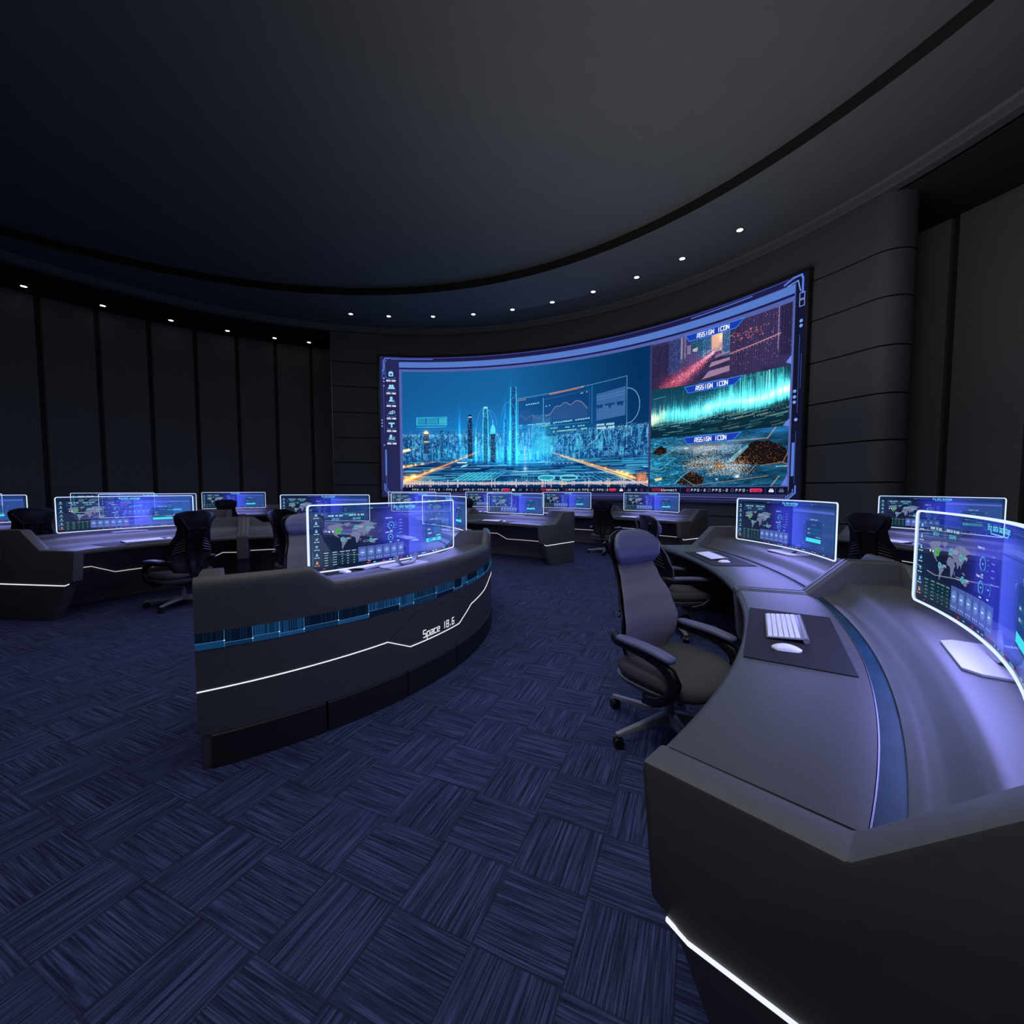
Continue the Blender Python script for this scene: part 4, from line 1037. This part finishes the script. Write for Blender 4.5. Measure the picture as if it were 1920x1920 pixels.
    p.poly(list(zip(xs, b + sl * .35)) + [(.913, .535), (.803, .515)], (70, 114, 172), .85)
    for v in (.67, .69): p.line(.803, v, .913, v + .022, .7, (120, 150, 200), .6)
    for k, v in enumerate((.475, .452)):
        for j in range(11):
            if r.random() < .9: p.rect(.805 + .0063 * j, v, .809 + .0063 * j, v + .014, (195, 245, 250), .9)
    def dash(u0, u1, v0, v1, c, n, k=.85):
        for i in range(n):
            t = i / n; u = u0 + (u1 - u0) * t; v = v0 + (v1 - v0) * t
            if r.random() < .72: p.rect(u, v, u + (u1 - u0) / n * .7, v + .007, c, k)
    dash(.49, .60, .515, .525, (150, 240, 250), 16); dash(.60, .78, .52, .538, (170, 245, 250), 18); dash(.49, .585, .68, .695, (130, 230, 245), 10); dash(.60, .64, .66, .675, (170, 240, 250), 6); dash(.74, .775, .735, .742, (150, 220, 245), 6)
    p.poly([(.60, .508), (.775, .520), (.775, .435), (.60, .42)], (14, 70, 112), .45); dash(.62, .77, .48, .485, (150, 235, 240), 15); dash(.63, .77, .452, .462, (170, 240, 240), 16); p.rect(.585, .505, .61, .511, (225, 150, 130), .85)
    p.line(.487, .503, .775, .51, .8, (90, 180, 230), .6)
    t = np.linspace(PI / 2, -PI / 2, 26); p.path(list(zip(.918 + .047 * np.cos(t), .601 + .127 * np.sin(t))), 1.0, (140, 195, 230), .8)
    # small panel on the left
    p.rect(.06, .545, .184, .612, (20, 116, 176), .5)
    for (u0, v0), (u1, v1) in (((.06, .545), (.184, .545)), ((.06, .607), (.184, .612)), ((.06, .545), (.06, .607)), ((.184, .545), (.184, .612)), ((.06, .525), (.18, .528))): p.line(u0, v0, u1, v1, .9, (80, 225, 245), .85)
    for u0, u1, k in ((.062, .095, .45), (.102, .147, .5), (.154, .181, .85)):
        p.rect(u0, .552, u1, .602, (70, 205, 225), k)
        for j in range(4): p.rect(u0 + .004, .558 + .011 * j, u1 - .004, .561 + .011 * j, (20, 100, 150), .6)
    p.line(.06, .503, .34, .503, .6, (60, 170, 220), .5)
    # sound wave along the bottom edge
    for i in range(350):
        u = i / 350; h = .006 + .012 * r.random() ** 2 + (.025 if r.random() < .07 else 0); p.rect(u, .04 - h, u + .0026, .04 + h, (238, 214, 214), .8)
    for _ in range(8):
        u = r.random(); p.rect(u, .028, u + .03, .036, (255, 220, 150), .6)
    p.a[V < .006] *= .4
    return p.a

def column_pics():
    """three stacked pictures on the right: dusk street, cyan data wave, glowing terrain"""
    W, H = 360, 150; r = np.random.default_rng(9)
    # -- street (v runs 0..1 over its own picture)
    p = Pic(W, H); U, V = p.U, p.V
    p.a[:] = np.array([44, 38, 72]) / 255; p.a *= (.9 + .6 * vnoise(W, H, 12, 8, 2)[..., None])
    p.poly([(.34, .55), (.64, .55), (.64, 1), (.40, 1)], (150, 130, 150), .9); p.glow(.53, .80, .06, .14, (210, 120, 60), .8); p.glow(.55, .93, .05, .10, (220, 170, 110), .6)
    def tw(u0, u1, v0, v1, c, lc, n, horiz=True, seed=0):
        q = np.random.default_rng(seed); p.rect(u0, v0, u1, v1, c, .92)
        if horiz:
            for v in np.arange(v0, v1, .022): p.rect(u0, v, u1, v + .008, [x * .62 + 26 for x in c], .55)
        for u in np.arange(u0, u1, .016): p.rect(u, v0, u + .003, v1, [x * 1.5 + 14 for x in c], .35)
        us, vs = u0 + (u1 - u0) * q.random(n), v0 + (v1 - v0) * q.random(n); p.dots(us, vs, np.tile([lc], (n, 1)), q.uniform(.3, 1, n))
    tw(.0, .16, 0, .93, (40, 34, 66), (170, 120, 150), 60, False, 1); tw(.14, .24, .25, 1, (44, 56, 104), (140, 170, 235), 90, False, 2); tw(.23, .285, .2, 1, (62, 60, 100), (190, 190, 240), 60, False, 3)
    p.rect(.236, .55, .246, 1, (170, 160, 190), .7); p.rect(.262, .55, .272, 1, (150, 140, 180), .6)
    tw(.29, .375, .32, .66, (78, 66, 116), (150, 130, 190), 20, False, 4); tw(.375, .465, .45, .97, (40, 84, 128), (120, 190, 230), 60, False, 5); tw(.31, .40, .62, .99, (34, 74, 104), (90, 160, 190), 40, False, 6)
    p.poly([(.325, .70), (.365, .72), (.36, .64), (.33, .65)], (215, 190, 190), .9); p.rect(.285, .62, .31, .80, (150, 130, 170), .8)
    p.poly([(.47, .62), (.52, .62), (.52, .88), (.47, .95)], (235, 180, 150), .85); p.poly([(.50, .80), (.60, .90), (.60, 1), (.48, .97)], (240, 205, 150), .85)
    tw(.545, .625, .42, .90, (46, 80, 124), (130, 190, 230), 60, False, 7)
    tw(.60, .72, .06, 1, (48, 38, 78), (255, 150, 130), 60, True, 8); tw(.71, .93, .08, 1, (52, 42, 84), (255, 150, 140), 90, True, 9); tw(.93, 1, .2, 1, (38, 34, 66), (120, 120, 190), 20, False, 10)
    for v in np.arange(.3, 1, .022): p.rect(.916, v, .920, v + .010, (225, 180, 225), .8)
    p.line(.60, .44, .93, .56, 2.0, (230, 160, 160), .8); 
    for u in np.linspace(.62, .92, 14): p.rect(u, .40 + (u - .6) * .36, u + .004, .44 + (u - .6) * .36, (200, 150, 160), .5)
    for _ in range(50): p.glow(.74 + .13 * r.standard_normal() * .6, .62 + .18 * r.random(), .004, .010, (255, 110, 50), .6)
    # traffic and river
    d, t = p.dist(.16, .02, .49, .56); m = np.exp(-(d / (26 * (1 - t) + 4)) ** 2); p.blend(m * .75, (205, 66, 92))
    n = 1500; q = r.random(n); wd = (.085 * (1 - q) + .012); p.dots(.16 + .33 * q + wd * r.standard_normal(n) * .6, .02 + .54 * q + .05 * (1 - q) * r.standard_normal(n), np.array([[255, 110, 110], [255, 180, 170], [230, 60, 80]])[r.integers(0, 3, n)], r.uniform(.3, 1, n))
    p.poly([(.40, .06), (.60, .13), (.60, .23), (.45, .20)], (176, 140, 172), .85); p.poly([(.45, .27), (.60, .33), (.60, .38), (.47, .36)], (190, 150, 178), .8); p.poly([(.49, .42), (.60, .47), (.60, .50), (.50, .48)], (170, 140, 170), .7)
    n = 400; p.dots(.40 + .16 * r.random(n), .48 + .14 * r.random(n), np.tile([[255, 180, 200]], (n, 1)), r.uniform(.1, .6, n))
    A = p.a.copy()
    # -- data wave
    p = Pic(W, H); U, V = p.U, p.V
    p.a[:] = np.array([20, 70, 92]) / 255; p.a *= (1.2 - .7 * np.abs(V - .55))[..., None]
    ridge = .40 + .16 * U + .03 * np.sin(U * 14)
    for i in range(900):
        u = r.random(); v = .40 + .16 * u + .03 * math.sin(u * 14) + r.normal() * .03; h = abs(r.normal()) * (.10 + .32 * math.exp(-((u - .8) / .25) ** 2)) + .03
        d = r.uniform(.05, .2); warm = u < .12
        c = (230, 205, 150) if warm and r.random() < .6 else (90, 240, 240)
        p.rect(u, v - d, u + .0032, v, c, .35); p.rect(u, v, u + .0032, v + h * .6, c, r.uniform(.25, .7)); p.rect(u, v + h * .6, u + .0030, v + h, c, .2)
    st = .55 + .9 * vnoise(W, H, 120, 3, 31, 2); env = np.exp(-np.clip(ridge - V, 0, 1) ** 2 / .0098) * np.exp(-np.clip(V - ridge, 0, 1) ** 2 / .028); p.add(env * st * (.16 + .72 * np.clip(U - .05, 0, 1)), (95, 235, 245)); p.add(np.exp(-((V - ridge - .03) / .06) ** 2) * st * (.05 + .62 * np.clip(U - .3, 0, 1)), (200, 255, 250))
    p.glow(.02, .37, .05, .10, (200, 150, 70), .6); p.glow(.455, .50, .02, .09, (120, 240, 240), .5)
    n = 700; us = .35 + .3 * r.random(n); p.dots(us, .30 + .45 * r.random(n), np.tile([[140, 250, 250]], (n, 1)), r.uniform(.1, .8, n))
    low = np.clip((ridge - .12 - V) / .08, 0, 1); p.a = p.a * (1 - low[..., None] * .8) + np.array([10, 38, 52]) / 255 * low[..., None] * .8
    for _ in range(90):
        u, v = r.random(), .03 + .32 * r.random(); L = r.uniform(.02, .16); wu = u > .55; c = (250, 220, 170) if wu and r.random() < .35 else (120, 220, 225)
        p.line(u, v, u + L, v + L * (.12 if not wu else .3), .9, c, r.uniform(.2, .7))
    n = 260; p.dots(r.random(n), .22 + .14 * r.random(n), np.tile([[220, 245, 235]], (n, 1)), r.uniform(.2, .9, n))
    for u in np.arange(.02, .98, .024): p.rect(u, .55, u + .0028, .55 + .42 * r.random(), (60, 150, 165), .4)
    p.rect(.865, .42, .872, 1.0, (150, 255, 255), .85); p.rect(.815, .5, .82, .92, (110, 240, 240), .7); p.rect(.95, .45, .956, .78, (130, 250, 250), .7); p.rect(.73, .55, .738, .86, (90, 220, 225), .6)
    for v in np.arange(.60, .98, .028): p.rect(.852, v, .858, v + .012, (170, 240, 240), .7)
    p.path([(.02, .80), (.12, .83)], 1, (120, 200, 210), .6); p.path([(.66, .93), (.78, .96), (.78, .90)], .8, (90, 170, 190), .6)
    B = p.a.copy()
    # -- terrain
    p = Pic(W, H); U, V = p.U, p.V; nz = vnoise(W, H, 7, 16, 4, 4); nz2 = vnoise(W, H, 16, 30, 14, 3)
    p.a = (np.array([14, 48, 70]) / 255)[None, None] * (.7 + 2.3 * np.clip(nz - .25, 0, 1))[..., None]
    rd = np.exp(-((np.sin(nz * 24 + U * 5)) / .28) ** 2) * np.clip(1.15 - U, 0, 1); p.add(rd * .85 * nz2, (100, 220, 240)); p.glow(.05, .45, .18, .5, (20, 90, 110), .5)
    p.glow(.42, .74, .24, .10, (210, 140, 110), .55); p.glow(.95, .93, .2, .1, (20, 60, 110), .5)
    def hill(pts, c=(22, 16, 18), n=500, sp=(255, 150, 70), k=.8):
        p.poly(pts, c, .96); xs = np.array([q[0] for q in pts]); ys = np.array([q[1] for q in pts]); u = xs.min() + (xs.max() - xs.min()) * r.random(n); v = ys.min() + (ys.max() - ys.min()) * r.random(n) ** 1.6
        x, y = np.clip((u * W).astype(int), 0, W - 1), np.clip((v * H).astype(int), 0, H - 1); ins = p.a[y, x].sum(1) < .35; p.dots(u[ins], v[ins], np.tile([sp], (ins.sum(), 1)), r.uniform(.15, k, ins.sum()))
    hill([(.62, .42), (.68, .58), (.76, .76), (.80, .80), (.84, .77), (.88, .78), (.93, .71), (.99, .62), (1.0, .42), (.9, .36), (.78, .38), (.7, .4)]); p.poly([(.60, .44), (.64, .56), (.74, .74), (.75, .70), (.68, .54), (.64, .44)], (120, 190, 205), .7)
    hill([(.22, .06), (.28, .22), (.33, .30), (.38, .26), (.44, .15), (.42, .05), (.3, .02)], n=260); p.path([(.2, .05), (.27, .22), (.32, .30)], 2.2, (110, 200, 215), .6)
    hill([(.02, .68), (.05, .78), (.09, .83), (.14, .76), (.13, .68), (.07, .64)], n=60); hill([(.49, .34), (.53, .47), (.58, .40), (.60, .33)], (52, 28, 20), 160)
    n = 3600; q = r.random(n); us = .30 + .45 * q + .03 * r.standard_normal(n); vs = .48 - .30 * np.abs(q - .35) * .8 + .08 * r.standard_normal(n)
    p.dots(us, vs, np.array([[255, 190, 130], [255, 220, 180], [230, 140, 80]])[r.integers(0, 3, n)], r.uniform(.12, .8, n)); n = 1300
    p.dots(.35 + .35 * r.random(n), .60 + .16 * r.random(n), np.tile([[240, 190, 170]], (n, 1)), r.uniform(.08, .5, n)); n = 900; p.dots(.45 + .25 * r.random(n), .2 + .2 * r.random(n), np.tile([[255, 200, 140]], (n, 1)), r.uniform(.1, .9, n))
    for a, b in (((.92, .99), (.87, .82)), ((.87, .82), (.60, .83)), ((.97, .40), (1.0, .56)), ((.97, .40), (.83, .36)), ((.97, .40), (1.0, .36)), ((.90, .0), (.95, .17)), ((.36, .02), (.88, .18)), ((.24, .22), (.36, .02)), ((.08, .34), (.20, .56)), ((.0, .42), (.08, .34)), ((.0, .30), (.07, .22)), ((.07, .56), (.24, .80)), ((.74, .20), (.80, .38))):
        p.line(*a, *b, 2.2 if a[0] > .85 and b[1] > .7 or a == (.90, .0) else 1.0, (225, 170, 140) if a[0] > .3 else (120, 215, 230), .65)
    for u, v, s_ in ((.675, .18, .018), (.53, .14, .008)): p.glow(u, v, s_, s_ * 1.6, (255, 225, 190), .9)
    p.poly([(.035, .16), (.10, .19), (.10, .14), (.05, .11)], (255, 225, 150), .9); p.rect(.28, .74, .31, .76, (235, 245, 235), .9)
    for k in range(9): p.rect(.93 + .008 * k, .33, .935 + .008 * k, .342, (230, 245, 245), .8)
    return A, B, p.a

RS = 10.08
def wpt(phi, z, l=0.0): return P(RS - .0012 * l, phi, z)
vw = empty('video_wall', P(RS, 61.8, 1.2)); tag(vw, 'huge curved video wall showing a blue night city, three pictures at its right and a dark icon column', 'screen')
def to_local(v): return (v[0] - vw.location.x, v[1] - vw.location.y, v[2] - vw.location.z)
# cabinet and frame
S0, S1, Z0, Z1 = 98.3, 25.25, 1.17, 5.985
mb = MB(); sweep(mb, [(RS + .004, Z0 + .02), (RS + .004, Z1 - .02), (RW - .005, Z1 - .02), (RW - .005, Z0 + .02)], arange(S0 - .1, S1 + .1, 1.2), fn=lambda r, p_, z: to_local(P(r, p_, z)))
mb.build('cabinet', M['frame'], vw, angle=25)
mb = MB()
fl = lambda r, p_, z: to_local(P(r, p_, z))
for za, zb in ((Z0 - .03, Z0 + .035), (Z1 - .035, Z1 + .03)):
    sweep(mb, [(RS - .025, za), (RS - .025, zb), (RW - .002, zb), (RW - .002, za)], arange(S0 + .2, S1 - .2, 1.0), fn=fl)
for pa, pb in ((S0 + .15, S0 - .1), (S1 + .08, S1 - .15)):
    sweep(mb, [(RS - .025, Z0 - .03), (RS - .025, Z1 + .03), (RW - .002, Z1 + .03), (RW - .002, Z0 - .03)], [pa, pb], fn=fl)
mb.build('screen_frame', M['frame'], vw, angle=25)

def grid_pic(arr, p0, p1, z0, z1, l, acc, drop=(0, 0)):
    """arr rows from the bottom; picture spans phi p0 (left) .. p1 (right)"""
    h, w = arr.shape[:2]; vs, fs, cs = acc
    ph = np.radians(np.linspace(p0, p1, w)); t = np.linspace(0, 1, w); zz = np.linspace(0, 1, h)[:, None]
    zb = z0 + drop[0] * t; zt = z1 + drop[1] * t; Z = zb[None] + (zt - zb)[None] * zz
    r = RS - .0012 * l; X = np.broadcast_to(CX + r * np.cos(ph) - vw.location.x, (h, w)); Y = np.broadcast_to(CY + r * np.sin(ph) - vw.location.y, (h, w))
    o = sum(len(v) for v in vs); vs.append(np.stack([X, Y, Z - vw.location.z], -1).reshape(-1, 3))
    i = (np.arange(h - 1)[:, None] * w + np.arange(w - 1)[None]).ravel() + o
    fs.append(np.stack([i, i + 1, i + w + 1, i + w], -1)); c = lin(np.clip(arr, 0, 1)).reshape(-1, 3); cs.append(np.c_[c, np.ones(len(c))])
acc = ([], [], [])
grid_pic(city(), 94.0, 46.9, 1.52, 5.46, 3, acc)
A_, B_, C_ = column_pics()
grid_pic(A_, 46.55, 26.9, 4.22, 5.44, 3, acc, (-.10, 0)); grid_pic(B_, 46.55, 26.9, 2.885, 4.22, 3, acc, (-.03, -.10)); grid_pic(C_, 46.55, 26.9, 1.55, 2.885, 3, acc, (0, -.03))
V_ = np.concatenate(acc[0]).astype(np.float32); F_ = np.concatenate(acc[1]).astype(np.int32); C4 = np.concatenate(acc[2]).astype(np.float32)
me = bpy.data.meshes.new('picture'); me.vertices.add(len(V_)); me.vertices.foreach_set('co', V_.ravel()); me.loops.add(F_.size); me.loops.foreach_set('vertex_index', F_.ravel())
me.polygons.add(len(F_)); me.polygons.foreach_set('loop_start', np.arange(0, F_.size, 4, dtype=np.int32)); me.polygons.foreach_set('loop_total', np.full(len(F_), 4, np.int32))
me.update(calc_edges=True); me.materials.append(M['pic']); at = me.color_attributes.new('Col', 'FLOAT_COLOR', 'POINT'); at.data.foreach_set('color', C4.ravel())
po = bpy.data.objects.new('picture', me); COL.objects.link(po); po.parent = vw

# interface marks around and over the pictures: x = metres along the arc from the left edge, y = height
X = lambda ph: R(S0 - ph) * RS
D = Decal(); bg = (38, 40, 88)
D.rect(X(98.1), 1.2, X(94.52), 5.97, (38, 39, 84), 1, 0, .3); D.rect(X(94.52), 5.79, X(26.6), 5.97, (30, 30, 74), 1, 0, .3); D.rect(X(26.7), 1.2, X(25.4), 5.97, (20, 22, 48), 1, 0, .3)
D.rect(X(94.52), 1.2, X(26.6), 1.52, (50, 54, 100), 1, 0, .3); D.rect(X(94.52), 1.45, X(26.6), 5.79, (84, 98, 170), 1, 0, .3)
D.rect(X(94.5), 5.60, X(26.75), 5.775, (84, 122, 200), 1, 1, .3); D.rect(X(94.5), 5.545, X(26.75), 5.598, (26, 28, 80), 1, 1, .3)
D.rect(X(46.95), 1.52, X(46.5), 5.46, (52, 60, 110), 1, 2, .3)
D.rect(X(94.1), 1.365, X(26.75), 1.535, (14, 20, 46), 1, 2, .3)
D.rect(X(94.5), 1.23, X(26.75), 1.30, (34, 34, 76), 1, 1, .3); D.rect(X(94.5), 1.275, X(26.75), 1.285, (110, 120, 190), 1, 2, .3)
lb, lb2 = (84, 122, 220), (120, 160, 235)
# corner brackets and rails
def pth(pts, w, c, a=1.0): D.path([(X(p_), z) for p_, z in pts], w, c, a, 3)
pth([(97.45, 5.45), (97.45, 5.80), (97.05, 5.90), (96.3, 5.90)], .035, lb); pth([(97.2, 5.55), (97.2, 5.76), (96.9, 5.84)], .014, lb2)
pth([(96.0, 5.88), (88.0, 5.88)], .028, (76, 110, 205)); D.rect(X(96.3), 5.915, X(27.5), 5.925, (96, 110, 200), .8, 3, .3); pth([(40.5, 5.86), (32.0, 5.88)], .022, lb)
for z in (5.25, 5.40): D.box(X(97.65), z, X(97.1), z + .115, .012, lb, 1, 3)
for z in (5.22, 5.12, 4.98): D.disc(X(97.4), z, .026, lb2, 1, 3, n=10)
for z in (3.82, 3.72, 3.62): D.disc(X(97.85), z, .026, lb2, 1, 3, n=10)
D.disc(X(97.5), 2.98, .026, lb2, 1, 3, n=10); pth([(97.2, 2.8), (97.2, 1.95)], .05, (86, 124, 210)); pth([(97.45, 3.4), (97.45, 5.0)], .008, lb, .6); pth([(97.15, 1.9), (97.15, 1.6)], .012, lb, .7)
pth([(97.5, 1.65), (97.5, 1.45), (96.4, 1.24)], .035, lb); pth([(97.2, 1.62), (97.2, 1.50), (96.5, 1.36)], .012, lb2)
pth([(28.0, 5.84), (26.9, 5.92), (26.0, 5.92), (25.85, 5.84), (25.85, 5.55)], .04, lb); pth([(27.6, 5.79), (26.4, 5.83), (26.1, 5.60)], .02, lb2)
for z in (5.28, 5.43): D.box(X(26.15), z, X(25.6), z + .125, .014, (130, 150, 235), 1, 3)
for p_, z in ((25.9, 4.98), (25.9, 4.88), (26.35, 3.55), (26.35, 3.43), (26.35, 3.32), (26.1, 2.95)): D.disc(X(p_), z, .035, lb2, 1, 3, n=10)
pth([(26.3, 2.45), (26.3, 1.78)], .06, (86, 124, 215)); pth([(26.0, 3.1), (26.0, 4.7)], .008, lb, .6); pth([(25.75, 3.6), (25.75, 4.3)], .007, lb, .6); pth([(26.05, 2.7), (26.05, 1.6)], .008, lb, .5)
pth([(25.9, 1.55), (25.9, 1.40), (26.9, 1.24), (28.5, 1.24)], .035, lb); pth([(26.2, 1.48), (26.2, 1.40), (27.0, 1.30)], .012, lb2)
D.poly([(X(27.5), 4.20), (X(26.85), 4.33), (X(26.85), 4.14)], (110, 140, 230), 1, 5); D.poly([(X(27.6), 2.86), (X(26.85), 3.0), (X(26.85), 2.83)], (110, 130, 220), 1, 5); D.poly([(X(27.6), 1.56), (X(26.85), 1.80), (X(26.85), 1.56)], (100, 120, 215), 1, 5)
# icon column
wh, icy = (225, 232, 248), (150, 215, 250)
for k in range(6):
    z = 5.33 - .424 * k; x = X(96.05); D.ring(x, z - .06, .15, .016, (70, 120, 200), .9, 3, 170, 370, ry=.05); c = icy; s_ = .075
    if k == 0: D.rect(x - s_, z - .03, x + s_, z + .12, c, 1, 4); D.rect(x - .035, z + .0, x + .035, z + .06, (40, 60, 110), 1, 5); D.rect(x - .03, z + .12, x + .03, z + .14, c, 1, 4)
    elif k == 1:
        for dx in (.05, -.03): D.disc(x + dx, z + .075, .042, c, 1, 4); D.poly([(x + dx - .085, z - .03), (x + dx + .085, z - .03), (x + dx + .05, z + .035), (x + dx - .05, z + .035)], c, 1, 4)
    elif k == 2: D.disc(x, z + .09, .05, c, 1, 4); D.poly([(x - .09, z - .03), (x + .06, z - .03), (x + .03, z + .04), (x - .05, z + .04)], c, 1, 4); D.ring(x + .07, z - .01, .032, .014, c, 1, 4)
    elif k == 3: [D.rect(x - .10 + .05 * j, z - .03, x - .065 + .05 * j, z + .0 + .02 * j, c, 1, 4) for j in range(3)]; D.line(x - .08, z + .03, x + .06, z + .09, .022, c); D.ring(x + .075, z + .04, .04, .02, c, 1, 4)
    elif k == 4: D.rect(x - .10, z + .06, x + .10, z + .11, c, 1, 4); D.rect(x - .025, z - .06, x + .025, z + .08, c, 1, 4)
    else: D.disc(x - .03, z + .08, .045, c, 1, 4); D.poly([(x - .11, z - .01), (x + .03, z - .01), (x + .0, z + .04), (x - .07, z + .04)], c, 1, 4); D.ring(x + .07, z + .02, .03, .014, c, 1, 4); D.rect(x - .10, z - .05, x + .10, z - .03, c, 1, 4)
    D.text('data name', x, z - .20, .062, wh, w=.024, adv=.0345, stroke=.013, align='c', layer=4)
# status bar
ring_c = (150, 160, 190)
def ppo(ph, c=None, hot=False):
    x = X(ph)
    if c: D.ring(x - .14, 1.452, .034, .012, c, 1, 4, n=14)
    D.text('PPO-2', x - .05, 1.425, .055, (205, 210, 225), w=.036, adv=.078 if ph > 45 else .085, stroke=.010, layer=4)
for ph, c in ((91.9, None), (88.6, (70, 80, 110)), (85.2, (70, 80, 110)), (81.8, (130, 50, 70)), (78.9, (70, 80, 110)), (75.9, (70, 80, 110)), (60.9, (225, 50, 90)), (58.3, (90, 100, 130)), (55.6, (90, 100, 130)), (39.6, (225, 50, 90)), (36.4, (90, 100, 130)), (33.1, (90, 100, 130))): ppo(ph, c)
def pill(p0, p1, txt=None):
    D.rect(X(p0), 1.415, X(p1), 1.495, (232, 58, 98), 1, 4)
    for p_ in (p0, p1): D.disc(X(p_), 1.455, .040, (232, 58, 98), 1, 4, n=14)
    D.text('unlock', (X(p0) + X(p1)) / 2, 1.428, .050, (120, 22, 52), w=.024, adv=.038, stroke=.010, align='c', layer=5)
pill(74.0, 73.0); pill(53.5, 52.6); pill(31.3, 30.1)
def lock(ph, c):
    x = X(ph); D.rect(x - .055, 1.415, x + .055, 1.46, c, 1, 4); D.rect(x - .035, 1.46, x + .035, 1.49, c, .95, 4); D.rect(x - .02, 1.462, x + .02, 1.476, (14, 20, 46), 1, 5)
for ph, c in ((72.1, wh), (70.7, (90, 100, 130)), (51.5, wh), (50.1, (90, 100, 130)), (28.75, wh), (27.5, (96, 104, 135))): lock(ph, c)
for p0 in (69.4, 48.9):
    for k, ch in enumerate('ABJ'):
        D.box(X(p0 - k * 1.0) - .05, 1.412, X(p0 - k * 1.0) + .05, 1.496, .006, (50, 60, 100), 1, 4); D.text(ch, X(p0 - k * 1.0), 1.428, .05, (170, 180, 210) if k == 0 else (120, 60, 90), w=.036, stroke=.010, align='c', layer=5)
for p0 in (66.6, 46.25):
    for j in range(9):
        for q in range(2): D.rect(X(p0) + j * .042, 1.42 + q * .045, X(p0) + j * .042 + .026, 1.448 + q * .045, (215, 50, 86) if q or j % 3 else (110, 40, 70), 1, 4)
for p0 in (64.3, 43.4): D.text('connect', X(p0) - .22, 1.428, .055, (205, 210, 225), w=.038, adv=.066, stroke=.010, layer=4)
for ph in (62.3, 41.6, 75.0, 72.7, 71.5, 54.4, 52.1, 50.9, 29.5, 28.2): D.rect(X(ph) - .006, 1.385, X(ph) + .006, 1.52, (60, 70, 110), 1, 4)
# banners
for zc, sl in ((5.375, -.0), (4.06, -.0), (2.745, -.0)):
    zt = zc + .085; zb = zc - .085
    a, b, c_, d_ = 41.3, 32.9, 34.0, 40.7
    n_ = 10
    for i in range(n_):
        u0, u1 = i / n_, (i + 1) / n_; f = lambda p_, q_, u: X(p_ + (q_ - p_) * u)
        D.poly([(f(d_, c_, u0), zb), (f(d_, c_, u1), zb), (f(a, b, u1), zt), (f(a, b, u0), zt)], (26, 62, 178), 1, 5); 
    D.path([(X(a), zt), (X(d_), zb), (X(c_), zb), (X(b), zt)], .018, (60, 130, 240), 1, 6); D.rect(X(39.3), zt, X(35.6), zt + .022, (60, 120, 230), 1, 6, .2)
    D.rect(X(41.3), zt - .008, X(32.9), zt + .004, (90, 150, 240), 1, 6, .2)
    D.text('ASSIGN ICON', X(37.25), zc - .05, .098, (245, 248, 255), w=.052, adv=.0755, stroke=.0195, align='c', layer=7)
vs, fs, cols = [], [], []
D.mesh(lambda x, y, l: to_local(wpt(S0 - math.degrees(x / RS), y, l)), vs, fs, cols)
colour_mesh('interface', vs, fs, cols, [M['ui']], vw)

# ------------------------------------------------------------------ light of the room, with added fill lamps
def area(name, loc, size, energy, col, target=None, shape='DISK'):
    l = bpy.data.lights.new(name, 'AREA'); l.shape = shape; l.size = size; l.energy = energy; l.color = col
    o = bpy.data.objects.new(name, l); COL.objects.link(o); o.location = loc
    if target is not None: o.rotation_euler = (Vector(target) - Vector(loc)).to_track_quat('-Z', 'Y').to_euler()
    return o
area('ceiling_wash', (CX + 2.2, CY + .3, 6.8), 9.0, 180, (.94, .95, 1.0))
area('video_wall_spill', P(9.9, 62, 3.6), 7.0, 30, (.40, .50, 1.0), P(0, 62, 1.2))
area('rear_fill', (-.5, -2.6, 5.6), 4.0, 36, (.92, .95, 1.0), (3.0, 9.0, 3.6))  # unseen lamp added behind the camera to lift the far wall
area('right_wall_fill', (-.3, .4, 6.2), 2.5, 105, (.90, .95, 1.0), (9.2, 6.8, 3.0))  # added lamp without a visible fixture, brightens the right-hand wall slabs
area('ceiling_bounce_fill', (2.2, 6.0, 2.9), 6.0, 92, (1.0, .97, .94), (2.2, 6.01, 7.0))  # hidden upward lamp, added to stand in for light bounced onto the ceiling
w = bpy.data.worlds.new('World'); SC.world = w; w.use_nodes = True
w.node_tree.nodes['Background'].inputs[0].default_value = (.02, .022, .03, 1); w.node_tree.nodes['Background'].inputs[1].default_value = .3

cam = bpy.data.cameras.new('camera'); co = bpy.data.objects.new('camera', cam); COL.objects.link(co)
co.location = (0, 0, 1.5); co.rotation_euler = (R(90) - math.atan2(960 - 915.6, 794.2), 0, 0)
cam.sensor_width = 36; cam.lens = 36 * 794.2 / 1920; cam.clip_start = .05; cam.clip_end = 100
SC.camera = co
SC.view_settings.view_transform = 'Standard'; SC.view_settings.look = 'None'; SC.view_settings.exposure = 0.0; SC.view_settings.gamma = 1.0
SC.view_settings.use_curve_mapping = False
SC.cycles.use_denoising = True; SC.cycles.transparent_max_bounces = 24; SC.cycles.max_bounces = 6; SC.cycles.diffuse_bounces = 3; SC.cycles.glossy_bounces = 2; SC.cycles.sample_clamp_indirect = 3.0
